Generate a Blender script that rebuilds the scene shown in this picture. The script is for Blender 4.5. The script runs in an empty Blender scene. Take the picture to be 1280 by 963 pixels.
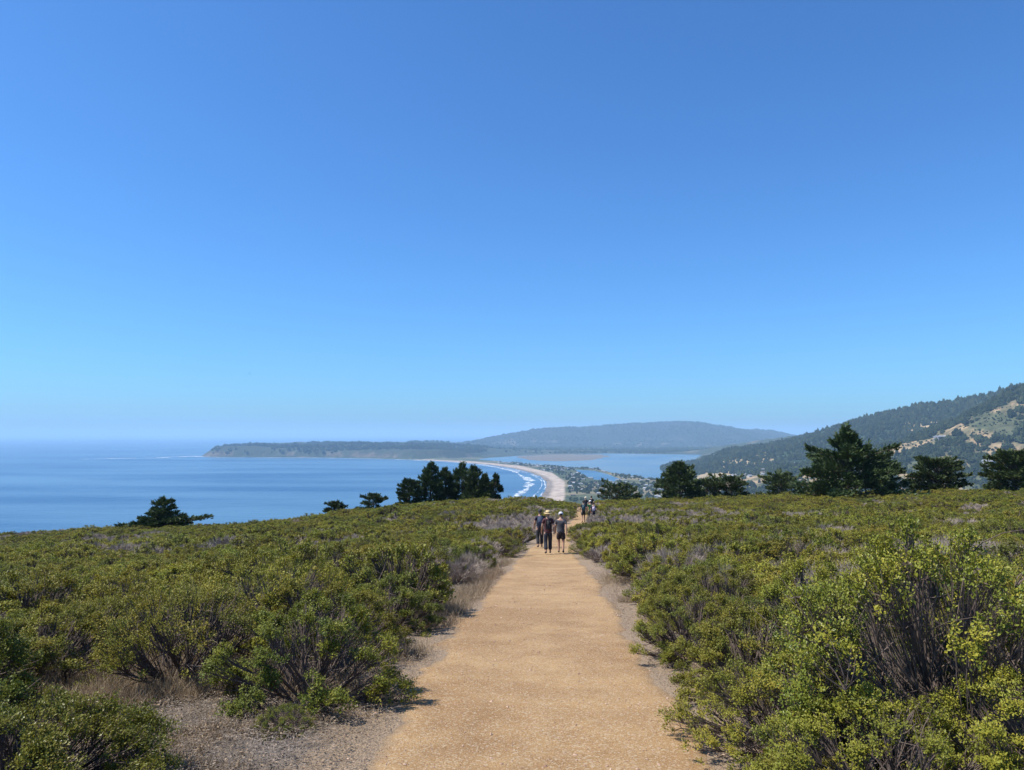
import bpy, math, random
import numpy as np
from mathutils import Vector, Matrix

sc = bpy.context.scene
C = sc.collection
R = math.radians

# ------------------------------------------------------------------ camera, sky, sun, exposure
F, U0, V0, HORIZON = 931.0, 640.0, 481.5, 543.0
PITCH = math.atan((HORIZON - V0) / F)
EYE = 1.65
SEA = EYE - 200.0
cam = bpy.data.objects.new('camera', bpy.data.cameras.new('camera'))
C.objects.link(cam)
cam.location = (0, 0, EYE)
cam.rotation_euler = (math.pi / 2 + PITCH, 0, 0)
cam.data.sensor_width = 36
cam.data.lens = 36 * F / 1280
cam.data.clip_start = 0.1
cam.data.clip_end = 400000
sc.camera = cam

SUN_EL, SUN_AZ = R(56), R(-97)      # azimuth from +Y (view direction), negative = to the left
w = bpy.data.worlds.new('World'); sc.world = w; w.use_nodes = True
nt = w.node_tree
bg = nt.nodes['Background']
sky = nt.nodes.new('ShaderNodeTexSky'); sky.sky_type = 'NISHITA'; sky.sun_disc = False
sky.sun_elevation = SUN_EL; sky.sun_rotation = SUN_AZ
sky.altitude = 100; sky.air_density = 1.0; sky.dust_density = 0.8; sky.ozone_density = 3.0
tint = nt.nodes.new('ShaderNodeMix'); tint.data_type = 'RGBA'; tint.blend_type = 'MULTIPLY'; tint.inputs[0].default_value = 1
tint.inputs[7].default_value = (0.312, 0.605, 0.92, 1)          # the phone's saturated rendering of the clear sky
nt.links.new(sky.outputs[0], tint.inputs[6]); nt.links.new(tint.outputs[2], bg.inputs[0]); bg.inputs[1].default_value = 0.14
sl = bpy.data.lights.new('sun', 'SUN'); sl.energy = 5.0; sl.angle = R(0.53); sl.color = (1, 0.95, 0.87)
sun = bpy.data.objects.new('sun', sl); C.objects.link(sun)
sd = Vector((math.sin(SUN_AZ) * math.cos(SUN_EL), math.cos(SUN_AZ) * math.cos(SUN_EL), math.sin(SUN_EL)))
sun.rotation_euler = sd.to_track_quat('Z', 'Y').to_euler()
sc.view_settings.view_transform = 'Standard'; sc.view_settings.look = 'None'
sc.view_settings.gamma = 1; sc.view_settings.use_curve_mapping = False
sc.view_settings.exposure = 0.5
sc.cycles.max_bounces = 6; sc.cycles.diffuse_bounces = 2; sc.cycles.transmission_bounces = 3
sc.cycles.volume_bounces = 2; sc.cycles.caustics_reflective = False; sc.cycles.caustics_refractive = False
HAZE_DENSITY, HAZE_COLOR = 5.7e-5, (0.49, 0.75, 1.0)

# ------------------------------------------------------------------ helpers
def ray(u, v):
    x, y, z = (u - U0) / F, 1.0, -(v - V0) / F
    c, s = math.cos(PITCH), math.sin(PITCH)
    return np.array([x, y * c - z * s, y * s + z * c])
def on_sea(u, v):
    d = ray(u, v); t = -200.0 / d[2]
    return np.array([d[0] * t, d[1] * t])
def at_dist(u, v, Y):
    d = ray(u, v); t = Y / d[1]
    return np.array([d[0] * t, Y, EYE + d[2] * t])

def hash2(ix, iy, seed):
    h = (ix.astype(np.int64) * 374761393 + iy.astype(np.int64) * 668265263 + seed * 1442695041) & 0xffffffff
    h = ((h ^ (h >> 13)) * 1274126177) & 0xffffffff
    h = h ^ (h >> 16)
    return (h & 0xffffff) / float(0xffffff)
def vnoise(x, y, seed=0):
    x = np.asarray(x, float); y = np.asarray(y, float)
    ix = np.floor(x); iy = np.floor(y); fx = x - ix; fy = y - iy
    fx = fx * fx * (3 - 2 * fx); fy = fy * fy * (3 - 2 * fy)
    a = hash2(ix, iy, seed); b = hash2(ix + 1, iy, seed); c = hash2(ix, iy + 1, seed); d = hash2(ix + 1, iy + 1, seed)
    return (a * (1 - fx) + b * fx) * (1 - fy) + (c * (1 - fx) + d * fx) * fy
def fbm(x, y, scale, seed=0, octv=4):
    t = 0; amp = 0.5; n = 0
    for o in range(octv):
        t = t + amp * vnoise(np.asarray(x) / scale * 2 ** o + 17.3 * o, np.asarray(y) / scale * 2 ** o - 9.1 * o, seed + o); n += amp; amp *= 0.5
    return t / n
def sstep(a, b, x):
    t = np.clip((x - a) / (b - a), 0, 1); return t * t * (3 - 2 * t)

def mesh_np(name, verts, faces, mats=(), attrs=None, smooth=False, mat_idx=None):
    """faces: list of (n,k) int arrays"""
    me = bpy.data.meshes.new(name)
    verts = np.asarray(verts, np.float32)
    faces = [np.asarray(f, np.int32) for f in faces if len(f)]
    nl = sum(f.size for f in faces); nf = sum(len(f) for f in faces)
    me.vertices.add(len(verts)); me.vertices.foreach_set('co', verts.ravel())
    me.loops.add(nl); me.loops.foreach_set('vertex_index', np.concatenate([f.ravel() for f in faces]))
    me.polygons.add(nf)
    tot = np.concatenate([np.full(len(f), f.shape[1], np.int32) for f in faces])
    st = np.concatenate([[0], np.cumsum(tot)[:-1]]).astype(np.int32)
    me.polygons.foreach_set('loop_start', st)
    if mat_idx is not None: me.polygons.foreach_set('material_index', np.asarray(mat_idx, np.int32))
    me.polygons.foreach_set('use_smooth', np.full(nf, smooth))
    for m in mats: me.materials.append(m)
    for k, val in (attrs or {}).items():
        val = np.asarray(val, np.float32)
        if val.ndim == 1:
            a = me.attributes.new(k, 'FLOAT', 'POINT'); a.data.foreach_set('value', val)
        else:
            a = me.attributes.new(k, 'FLOAT_VECTOR', 'POINT'); a.data.foreach_set('vector', val.ravel())
    me.update(calc_edges=True)
    return me
def link(name, me, parent=None):
    o = bpy.data.objects.new(name, me); C.objects.link(o)
    if parent is not None: o.parent = parent
    return o
def empty(name, loc=(0, 0, 0), rz=0):
    o = bpy.data.objects.new(name, None); C.objects.link(o); o.location = loc; o.rotation_euler = (0, 0, rz)
    o.empty_display_size = 0.2
    return o
def tag(o, label=None, cat=None, group=None, kind=None):
    if label: o['label'] = label
    if cat: o['category'] = cat
    if group: o['group'] = group
    if kind: o['kind'] = kind
    return o
def copy_tree(o, parent=None):
    c = o.copy(); C.objects.link(c)
    c.parent = parent
    for ch in [x for x in KIDS.get(o.name, [])]: copy_tree(ch, c)
    return c
KIDS = {}
def part(name, me, parent):
    o = link(name, me, parent); KIDS.setdefault(parent.name, []).append(o); return o

def tubes(P, Rd, sides=3):
    """P (n,k,3) polylines, Rd (n,k) radii -> verts, quads"""
    P = np.asarray(P, float); Rd = np.asarray(Rd, float)
    n, k, _ = P.shape
    T = np.gradient(P, axis=1); T /= np.linalg.norm(T, axis=2, keepdims=True) + 1e-9
    up = np.where(np.abs(T[:, :1, 2:3]) > 0.9, np.array([1., 0, 0]), np.array([0, 0, 1.]))
    up = np.broadcast_to(up, T.shape)
    A = np.cross(T, up); A /= np.linalg.norm(A, axis=2, keepdims=True) + 1e-9
    B = np.cross(T, A)
    ang = np.arange(sides) * 2 * math.pi / sides
    V = P[:, :, None, :] + Rd[:, :, None, None] * (A[:, :, None, :] * np.cos(ang)[:, None] + B[:, :, None, :] * np.sin(ang)[:, None])
    idx = np.arange(n * k * sides).reshape(n, k, sides)
    a = idx[:, :-1, :]; b = idx[:, 1:, :]
    q = np.stack([a, np.roll(a, -1, 2), np.roll(b, -1, 2), b], -1).reshape(-1, 4)
    return V.reshape(-1, 3), q
def bez(a, b, c, k):
    t = np.linspace(0, 1, k)[None, :, None]
    return (1 - t) ** 2 * a[:, None] + 2 * t * (1 - t) * b[:, None] + t * t * c[:, None]
def unit(v): return v / (np.linalg.norm(v, axis=-1, keepdims=True) + 1e-9)
def merge(parts):
    V = []; Q = []; off = 0
    for v, q in parts:
        V.append(v); Q.append(np.asarray(q) + off); off += len(v)
    return np.concatenate(V), np.concatenate(Q)

# ------------------------------------------------------------------ materials
def newmat(name):
    m = bpy.data.materials.new(name); m.use_nodes = True
    n = m.node_tree.nodes; return m, n, m.node_tree.links, n['Principled BSDF']
def simple(name, col, rough=0.8, noise=0.0, scale=20, bump=0.0):
    m, n, l, p = newmat(name)
    p.inputs['Base Color'].default_value = (*col, 1); p.inputs['Roughness'].default_value = rough
    if noise or bump:
        tc = n.new('ShaderNodeTexCoord'); tx = n.new('ShaderNodeTexNoise'); tx.inputs['Scale'].default_value = scale; tx.inputs['Detail'].default_value = 6
        l.new(tc.outputs['Object'], tx.inputs['Vector'])
        if noise:
            mr = n.new('ShaderNodeMapRange'); mr.inputs[3].default_value = 1 - noise; mr.inputs[4].default_value = 1 + noise
            l.new(tx.outputs[0], mr.inputs[0])
            mx = n.new('ShaderNodeVectorMath'); mx.operation = 'SCALE'; mx.inputs[0].default_value = col
            l.new(mr.outputs[0], mx.inputs['Scale']); l.new(mx.outputs[0], p.inputs['Base Color'])
        if bump:
            b = n.new('ShaderNodeBump'); b.inputs['Strength'].default_value = bump; b.inputs['Distance'].default_value = 0.02
            l.new(tx.outputs[0], b.inputs['Height']); l.new(b.outputs[0], p.inputs['Normal'])
    return m
def leafmat(name, c0, c1, c2, rough=0.5, trans=0.25, objvar=0.25, patch=.28, alt=(.27, .235, .03), alt2=(.075, .10, .028)):
    """per-leaf attribute 'lv' 0..1 goes c0->c1, shoot tips -> c2 ('tip')"""
    m, n, l, p = newmat(name)
    a = n.new('ShaderNodeAttribute'); a.attribute_name = 'lv'
    mx = n.new('ShaderNodeMix'); mx.data_type = 'RGBA'; mx.inputs[6].default_value = (*c0, 1); mx.inputs[7].default_value = (*c1, 1)
    l.new(a.outputs['Fac'], mx.inputs[0])
    t = n.new('ShaderNodeAttribute'); t.attribute_name = 'tip'
    m2 = n.new('ShaderNodeMix'); m2.data_type = 'RGBA'; m2.inputs[7].default_value = (*c2, 1)
    l.new(t.outputs['Fac'], m2.inputs[0]); l.new(mx.outputs[2], m2.inputs[6])
    oi = n.new('ShaderNodeObjectInfo')
    hsv = n.new('ShaderNodeHueSaturation')
    mr = n.new('ShaderNodeMapRange'); mr.inputs[3].default_value = 1 - objvar; mr.inputs[4].default_value = 1 + objvar
    l.new(oi.outputs['Random'], mr.inputs[0]); l.new(mr.outputs[0], hsv.inputs['Value'])
    # second random for hue
    ml = n.new('ShaderNodeMath'); ml.operation = 'MULTIPLY'; ml.inputs[1].default_value = 7.31; l.new(oi.outputs['Random'], ml.inputs[0])
    fr = n.new('ShaderNodeMath'); fr.operation = 'FRACT'; l.new(ml.outputs[0], fr.inputs[0])
    mh = n.new('ShaderNodeMapRange'); mh.inputs[3].default_value = 0.472; mh.inputs[4].default_value = 0.505
    l.new(fr.outputs[0], mh.inputs[0]); l.new(mh.outputs[0], hsv.inputs['Hue'])
    gp = n.new('ShaderNodeNewGeometry'); nz1 = n.new('ShaderNodeTexNoise'); nz1.inputs['Scale'].default_value = patch; nz1.inputs['Detail'].default_value = 3
    l.new(gp.outputs['Position'], nz1.inputs['Vector'])
    mp1 = n.new('ShaderNodeMapRange'); mp1.inputs[1].default_value = .46; mp1.inputs[2].default_value = .66; mp1.inputs[4].default_value = .55; l.new(nz1.outputs[0], mp1.inputs[0])
    m3 = n.new('ShaderNodeMix'); m3.data_type = 'RGBA'; m3.inputs[7].default_value = (*alt, 1); l.new(mp1.outputs[0], m3.inputs[0]); l.new(m2.outputs[2], m3.inputs[6])
    mp2 = n.new('ShaderNodeMapRange'); mp2.inputs[1].default_value = .50; mp2.inputs[2].default_value = .32; mp2.inputs[4].default_value = .6; l.new(nz1.outputs[0], mp2.inputs[0])
    m4 = n.new('ShaderNodeMix'); m4.data_type = 'RGBA'; m4.inputs[7].default_value = (*alt2, 1); l.new(mp2.outputs[0], m4.inputs[0]); l.new(m3.outputs[2], m4.inputs[6])
    l.new(m4.outputs[2], hsv.inputs['Color'])
    l.new(hsv.outputs[0], p.inputs['Base Color'])
    p.inputs['Roughness'].default_value = rough; p.inputs['Specular IOR Level'].default_value = 0.22
    if trans:
        tr = n.new('ShaderNodeBsdfTranslucent'); ms = n.new('ShaderNodeMixShader'); ms.inputs[0].default_value = trans
        l.new(hsv.outputs[0], tr.inputs[0]); l.new(p.outputs[0], ms.inputs[1]); l.new(tr.outputs[0], ms.inputs[2])
        l.new(ms.outputs[0], n['Material Output'].inputs[0])
    return m

M = {}
M['leaf'] = leafmat('shrub_leaf', (.09, .125, .018), (.24, .25, .03), (.40, .33, .035))
M['leaf_bright'] = leafmat('glossy_shrub_leaf', (.08, .125, .02), (.20, .23, .03), (.38, .32, .038), rough=0.38)
M['needle'] = leafmat('conifer_needle', (.036, .066, .024), (.074, .112, .036), (.12, .15, .05), trans=0.08, objvar=0.15, alt=(.03, .05, .02), alt2=(.03, .042, .02))
M['bark'] = simple('shrub_stem', (.115, .085, .068), 0.9, 0.45, 30)
M['dead'] = simple('grey_dead_stem', (.31, .25, .20), 0.9, 0.35, 20)
M['trunk'] = simple('tree_bark', (.10, .075, .055), 0.9, 0.4, 8)
M['drygrass'] = leafmat('dry_grass', (.24, .18, .11), (.42, .33, .21), (.46, .37, .24), trans=0.2, objvar=0.1, alt=(.40, .30, .18), alt2=(.27, .19, .12))
M['litter'] = leafmat('dead_litter', (.09, .07, .05), (.25, .20, .155), (.36, .25, .14), trans=0, objvar=0.05, patch=1.5, alt=(.17, .12, .07), alt2=(.27, .22, .18))

# ------------------------------------------------------------------ near terrain functions
PY = np.array([-60, 5, 9.2, 13.3, 18.8, 29, 43.5, 54, 67, 80, 95, 120, 700.])
PX = np.array([0.1, .17, .33, .57, .9, 1.36, 2.45, 4.3, 6.1, 7.5, 9.0, 11, 40.])
_pcy = np.linspace(-60, 140, 801); _pcx = np.interp(_pcy, PY, PX)
_k = np.ones(21) / 21; _pcx = np.convolve(np.pad(_pcx, 10, mode='edge'), _k, 'valid')
def pc(y): return np.interp(y, _pcy, _pcx)
def pw(y): return np.interp(y, [-5, 5, 9, 20, 30, 38, 48, 58, 95], [1.2, 1.22, 1.28, 1.3, 1.15, 1.0, .72, .62, .65])
ZY = np.array([-200, -20, 0, 10, 20, 30, 40, 50, 65, 80, 95, 120, 900.])
ZZ = np.array([6, 1.5, 0, -1.05, -2.15, -3.25, -4.1, -4.85, -5.85, -6.7, -7.6, -9.5, -60.])
_zcy = np.linspace(-100, 900, 4001); _zz = np.interp(_zcy, ZY, ZZ)
_k = np.ones(25) / 25; _zz = np.convolve(np.pad(_zz, 12, mode='edge'), _k, 'valid')
_zz -= np.interp(0, _zcy, _zz)
def zc(y): return np.interp(y, _zcy, _zz)
def G(x, y):
    x = np.asarray(x, float); y = np.asarray(y, float)
    d = x - pc(y); w_ = pw(y); ad = np.abs(d)
    off = sstep(0, 1, (ad - w_) / 1.2)
    z = zc(y) + np.where(d < 0, .057 * (d + w_) * (d < -w_), .028 * (d - w_) * (d > w_))
    z = z + off * 0.06 + sstep(1, 6, ad) * ((fbm(x, y, 5, 3) - .5) * .35) + sstep(4, 25, ad) * (fbm(x, y, 28, 9) - .5) * 1.6
    z = z - 0.05 * (1 - (ad / w_) ** 2).clip(0, 1) * .4
    z = z + 1.0 * np.exp(-((x + 6) / 17.0) ** 2) * sstep(48, 84, y) * sstep(.5, 5, -(d + w_))
    ye = np.interp(x, [-120, -60, 0, 30, 120], [84, 88, 93, 98, 112])
    e = np.maximum(y - ye, 0)
    z = z - np.where(e < 60, .0045 * e * e, .0045 * 3600 + .54 * (e - 60))
    ex = np.maximum(-x - 95, 0); z = z - np.where(ex < 60, .005 * ex * ex, 18 + .6 * (ex - 60))
    return z
def near_at(u, v, hgt=0.0):
    """march a ray to the near ground raised by hgt"""
    d = ray(u, v); t = np.linspace(1.5, 160, 8000)
    X = d[0] * t; Y = d[1] * t; Z = EYE + d[2] * t
    k = np.argmax(Z < G(X, Y) + hgt)
    return float(X[k]), float(Y[k])

# ------------------------------------------------------------------ ocean and haze
WATER, n, l, p = newmat('sea_water')
p.inputs['Base Color'].default_value = (.020, .085, .17, 1); p.inputs['Roughness'].default_value = 0.28; p.inputs['IOR'].default_value = 1.33
g = n.new('ShaderNodeNewGeometry')
mp = n.new('ShaderNodeMapping'); mp.inputs['Scale'].default_value = (.6, 1.6, 1); mp.inputs['Rotation'].default_value = (0, 0, R(-12)); l.new(g.outputs['Position'], mp.inputs['Vector'])
t1 = n.new('ShaderNodeTexNoise'); t1.inputs['Scale'].default_value = .02; t1.inputs['Detail'].default_value = 6; t1.inputs['Roughness'].default_value = .6; l.new(mp.outputs[0], t1.inputs['Vector'])
b = n.new('ShaderNodeBump'); b.inputs['Strength'].default_value = .8; b.inputs['Distance'].default_value = 6; l.new(t1.outputs[0], b.inputs['Height']); l.new(b.outputs[0], p.inputs['Normal'])
mp2 = n.new('ShaderNodeMapping'); mp2.inputs['Scale'].default_value = (.25, 1.0, 1); mp2.inputs['Rotation'].default_value = (0, 0, R(8)); l.new(g.outputs['Position'], mp2.inputs['Vector'])
t2 = n.new('ShaderNodeTexNoise'); t2.inputs['Scale'].default_value = .0035; t2.inputs['Detail'].default_value = 5; l.new(mp2.outputs[0], t2.inputs['Vector'])
cr = n.new('ShaderNodeMix'); cr.data_type = 'RGBA'; cr.inputs[6].default_value = (.012, .06, .135, 1); cr.inputs[7].default_value = (.065, .145, .22, 1)
mr = n.new('ShaderNodeMapRange'); mr.inputs[1].default_value = .35; mr.inputs[2].default_value = .65
l.new(t2.outputs[0], mr.inputs[0]); l.new(mr.outputs[0], cr.inputs[0]); l.new(cr.outputs[2], p.inputs['Base Color'])
HALF = 110000.0
gx = np.concatenate([-np.geomspace(HALF, 800, 12), [0], np.geomspace(800, HALF, 12)])
gy = np.concatenate([[-HALF, -9000, -500], np.geomspace(600, HALF, 24)])
XX, YY = np.meshgrid(gx, gy); idx = np.arange(XX.size).reshape(XX.shape)
q = np.stack([idx[:-1, :-1], idx[:-1, 1:], idx[1:, 1:], idx[1:, :-1]], -1).reshape(-1, 4)
sea = link('sea', mesh_np('sea', np.stack([XX.ravel(), YY.ravel(), np.full(XX.size, SEA)], 1), [q], [WATER])); tag(sea, kind='structure')

HZ, n, l, p = newmat('haze')
n.remove(p); pv = n.new('ShaderNodeVolumePrincipled')
pv.inputs['Density'].default_value = HAZE_DENSITY; pv.inputs['Color'].default_value = (*HAZE_COLOR, 1); pv.inputs['Anisotropy'].default_value = 0.0
l.new(pv.outputs[0], n['Material Output'].inputs['Volume'])
hx = HALF + 500; z0, z1 = SEA - 60, EYE + 330
hv = [(x, y, z) for x in (-hx, hx) for y in (-hx, hx) for z in (z0, z1)]
hf = [(0, 1, 3, 2), (4, 6, 7, 5), (0, 4, 5, 1), (2, 3, 7, 6), (0, 2, 6, 4), (1, 5, 7, 3)]
hz = link('haze', mesh_np('haze', hv, [np.array(hf)], [HZ])); tag(hz, kind='stuff')

# ------------------------------------------------------------------ far land
def seg_dist(px, py, A, B):
    d = B - A; L2 = (d ** 2).sum() + 1e-9
    t = np.clip(((px - A[0]) * d[0] + (py - A[1]) * d[1]) / L2, 0, 1)
    return np.hypot(px - A[0] - t * d[0], py - A[1] - t * d[1]), t
def poly_sdf(px, py, poly):
    """positive inside"""
    dmin = np.full(px.shape, 1e12); inside = np.zeros(px.shape, bool)
    n = len(poly)
    for i in range(n):
        A = poly[i]; B = poly[(i + 1) % n]
        dd, _ = seg_dist(px, py, A, B); dmin = np.minimum(dmin, dd)
        cond = ((A[1] > py) != (B[1] > py))
        xi = (B[0] - A[0]) * (py - A[1]) / (B[1] - A[1] + 1e-12) + A[0]
        inside ^= cond & (px < xi)
    return np.where(inside, dmin, -dmin)
def sea_poly(pts): return np.array([on_sea(u, v) for u, v in pts])
SHORE = [(668, 700), (670, 660), (672, 640), (676, 622), (683, 610), (683, 603), (676, 596), (660, 590), (640, 585.5), (615, 581.8), (585, 579), (550, 576.6), (510, 574.6), (470, 573.4), (400, 572.2), (320, 571.8), (275, 571.6), (258, 571.2), (252, 570.3)]
LAND = sea_poly(SHORE + [(262, 569), (300, 563), (420, 560), (560, 556), (900, 553.5), (1700, 553.5), (1900, 700)])
LAGOON = sea_poly([(598, 574.6), (625, 577), (650, 579.3), (700, 583.4), (713, 585), (747, 586.5), (772, 592.5), (800, 597), (828, 600), (842, 595), (862, 578), (878, 568.5), (760, 567), (650, 570), (612, 572.6)])
MUD = sea_poly([(640, 571), (660, 575.5), (700, 577), (742, 575.5), (764, 571), (752, 568), (690, 568.4)])
CHAN = sea_poly([(719, 587.2), (742, 588.4), (760, 593), (778, 600.5), (764, 602.5), (744, 600), (727, 594)])
SAND = sea_poly(SHORE[:13] + [(540, 575.2), (600, 578.4), (650, 583.2), (690, 592), (706, 603), (706, 622), (702, 640), (702, 700)])
FIELDS = [sea_poly(q_) for q_ in ([(872, 598), (900, 593), (960, 592), (965, 600), (900, 606), (870, 605)], [(915, 585), (960, 582), (975, 587), (930, 590)], [(1115, 603), (1140, 595), (1180, 596), (1175, 606)])]
MESA = sea_poly([(252, 570.6), (262, 571.2), (320, 571.5), (400, 571.9), (470, 573), (520, 574.2), (560, 574.5), (590, 572), (640, 567), (640, 560), (420, 560), (300, 563.5), (262, 568.6)])
def ridge(px, py, pts, width, power=1.3, k=1.0):
    P = [at_dist(u, v, d * k) for u, v, d in pts]
    best = np.zeros(px.shape)
    for a, b in zip(P[:-1], P[1:]):
        dd, t = seg_dist(px, py, a[:2], b[:2])
        hc = (a[2] - SEA) * (1 - t) + (b[2] - SEA) * t
        f = np.clip(1 - dd / np.minimum(width, 180 + hc * 4.2), 0, 1)
        best = np.maximum(best, hc * np.power(f, power))
    return best
RA = [(845, 583, 5300), (870, 577, 5200), (900, 570, 5100), (950, 558, 4900), (1000, 545, 4700), (1050, 534, 4400), (1100, 522, 4100), (1150, 509, 3900), (1200, 497, 3700), (1250, 489, 3550), (1300, 480, 3400), (1500, 440, 3200)]
RB = [(1030, 588, 2750), (1080, 572, 2700), (1120, 556, 2650), (1160, 537, 2600), (1200, 519, 2550), (1240, 502, 2500), (1290, 478, 2450), (1500, 400, 2300)]
RC = [(520, 561, 8600), (560, 556, 8800), (600, 549, 9000), (640, 542, 9300), (680, 536, 9500), (720, 534.5, 9600), (760, 532, 9700), (800, 529.5, 9800), (845, 525.5, 9900), (880, 528.5, 10200), (920, 535, 10800), (960, 540, 11500), (1010, 546, 12500)]
RD = [(855, 565, 7600), (900, 559, 7400), (960, 551, 7200), (1010, 543, 7000)]
RE = [(560, 562, 8000), (590, 557, 8100), (615, 560, 7900), (660, 562, 8100), (700, 563, 8300), (780, 564, 8600)]
def far_height(X, Y):
    s = poly_sdf(X, Y, LAND) + (fbm(X, Y, 120, 5) - .5) * 10
    h = np.clip(s * .05, -6, 3.5) + np.clip((s - 400) * .004, 0, 3)
    lg = poly_sdf(X, Y, LAGOON) + (fbm(X, Y, 150, 6) - .5) * 30
    h = np.minimum(h, np.clip(-lg * .05, -3, 99))
    ch = poly_sdf(X, Y, CHAN); h = np.minimum(h, np.clip(-ch * .2, -3, 99))
    md = poly_sdf(X, Y, MUD) + (fbm(X, Y, 300, 8) - .5) * 160
    h = np.maximum(h, np.where(md > 0, np.minimum(md * .01, .5), -99))
    ms = poly_sdf(X, Y, MESA) + (fbm(X, Y, 200, 11) - .5) * 90
    mt = np.clip(ms * .75, 0, 28 + 85 * fbm(X, Y, 520, 12, 3)) * sstep(.01, -.11, X / Y)
    n1 = fbm(X, Y, 900, 21, 5); n2 = fbm(X, Y, 260, 22, 4)
    rough = 1 + (n1 - .5) * .8 + (n2 - .5) * .4
    crest = lambda h_, hm: h_
    a = ridge(X, Y, RA, 1500, 1.35); bb = ridge(X, Y, RB, 900, 1.25)
    c = ridge(X, Y, RC, 4200, 1.2, 1.33); d = ridge(X, Y, RD, 1300, 1.3); e = ridge(X, Y, RE, 900, 1.2)
    def mod(h_, top):
        fr = np.clip(h_ / top, 0, 1)
        return h_ * (1 + (rough - 1) * np.clip(1.25 - fr, 0.12, 1))
    a = mod(a, 430); bb = mod(bb, 380); c = mod(c, 400); d = mod(d, 200); e = mod(e, 120)
    hills = np.maximum.reduce([a, bb, c, d, e, mt])
    hills = np.where(s > -20, hills, 0)
    lgm = sstep(-250, 0, lg)      # keep the lagoon open
    hills = hills * (1 - lgm)
    h = np.where(hills > 1, np.maximum(h, 0) + hills, h)
    # gentle rise of the village plain on the right
    pr = np.clip((X - 700) * .03, 0, 45) * sstep(4800, 3600, Y) * (s > 0)
    h = np.maximum(h, np.where((lg < -60) & (s > 60) & (ch < -20), pr * (1 - lgm) + 2, -99))
    return h, dict(s=s, lg=lg, md=md, ms=ms, a=a, b=bb, c=c, d=d, e=e, mt=mt)
AR = np.arange(-.62, 1.05, .0013)
DR = np.geomspace(1150, 20500, 400)
A2, D2 = np.meshgrid(AR, DR)
FX = (A2 * D2); FY = D2
FH, ZN = far_height(FX, FY)
def mixc(a, b, t): return a * (1 - t[..., None]) + np.array(b) * t[..., None]
col = np.zeros(FX.shape + (3,)) + np.array([.085, .095, .05])
n3 = fbm(FX, FY, 180, 31, 5); n4 = fbm(FX, FY, 700, 32, 4)
col = mixc(col, (.20, .165, .10), sstep(.5, .68, n3) * .8)
col = mixc(col, (.045, .06, .03), sstep(.52, .42, n3) * .7)
A_m = (ZN['a'] > 14) & (ZN['a'] >= ZN['b']); B_m = (ZN['b'] > 16) & (ZN['b'] > ZN['a'])
cA = mixc(np.zeros(FX.shape + (3,)) + np.array([.032, .048, .026]), (.09, .085, .05), sstep(.62, .74, n3) * sstep(260, 80, FH) * .8)
col[A_m] = cA[A_m]
streak = fbm(FX * .55 + FH * 1.0, FY * .35 - FH * 1.3, 95, 41, 5)
cB = mixc(np.zeros(FX.shape + (3,)) + np.array([.08, .085, .045]), (.29, .21, .12), sstep(.41, .53, streak))
cB = mixc(cB, (.042, .055, .03), sstep(.50, .60, fbm(FX, FY, 120, 44, 4)) * .85)
cB = mixc(cB, (.06, .07, .035), sstep(.52, .62, fbm(FX, FY, 38, 45, 3)) * .7)
col[B_m] = cB[B_m]
far_m = (ZN['c'] > 8) & (FY > 6800)
cC = mixc(np.zeros(FX.shape + (3,)) + np.array([.022, .028, .024]), (.12, .10, .075), sstep(.60, .74, n3) * sstep(190, 40, FH))
col[far_m] = cC[far_m]
fl = (FY > 6300) & ~far_m & (ZN['mt'] < 1)
cF = mixc(np.zeros(FX.shape + (3,)) + np.array([.04, .05, .03]), (.15, .125, .085), sstep(.62, .74, n3) * .6)
col[fl] = cF[fl]
ms_m = (ZN['mt'] > 1) & (ZN['mt'] > ZN['c'] * .5)
cliff = mixc(np.zeros(FX.shape + (3,)) + np.array([.10, .082, .062]), (.035, .045, .028), sstep(.40, .47, n3))
top = np.zeros(FX.shape + (3,)) + np.array([.038, .046, .028])
cm = np.where((ZN['ms'] < 50)[..., None], cliff, top)
col[ms_m] = cm[ms_m]
for fp in FIELDS:
    fs = poly_sdf(FX, FY, fp) + (fbm(FX, FY, 90, 50) - .5) * 60
    col = mixc(col, (.30, .23, .135), sstep(-10, 10, fs))
ss = poly_sdf(FX, FY, SAND)
col = mixc(col, (.37, .30, .24), sstep(-6, 6, ss))
col = mixc(col, (.20, .165, .135), sstep(34, 16, ZN['s']) * (ZN['s'] > -30) * (FY < 6000) * (ZN['lg'] < -200) * (ss > -5))
mudm = (ZN['md'] > -30) & (ZN['lg'] > -60)
col[mudm] = np.array([.145, .125, .105])
LANDMAT, n, l, p = newmat('coast_land')
at = n.new('ShaderNodeAttribute'); at.attribute_name = 'ground_colour'
g = n.new('ShaderNodeNewGeometry'); tx = n.new('ShaderNodeTexNoise'); tx.inputs['Scale'].default_value = .03; tx.inputs['Detail'].default_value = 8; tx.inputs['Roughness'].default_value = .65
l.new(g.outputs['Position'], tx.inputs['Vector'])
mr = n.new('ShaderNodeMapRange'); mr.inputs[1].default_value = .3; mr.inputs[2].default_value = .7; mr.inputs[3].default_value = .5; mr.inputs[4].default_value = 1.5; l.new(tx.outputs[0], mr.inputs[0])
vm = n.new('ShaderNodeVectorMath'); vm.operation = 'SCALE'; l.new(at.outputs['Vector'], vm.inputs[0]); l.new(mr.outputs[0], vm.inputs['Scale'])
l.new(vm.outputs[0], p.inputs['Base Color']); p.inputs['Roughness'].default_value = .95; p.inputs['Specular IOR Level'].default_value = .1
b = n.new('ShaderNodeBump'); b.inputs['Strength'].default_value = .8; b.inputs['Distance'].default_value = 8; l.new(tx.outputs[0], b.inputs['Height']); l.new(b.outputs[0], p.inputs['Normal'])
idx = np.arange(FX.size).reshape(FX.shape)
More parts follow.
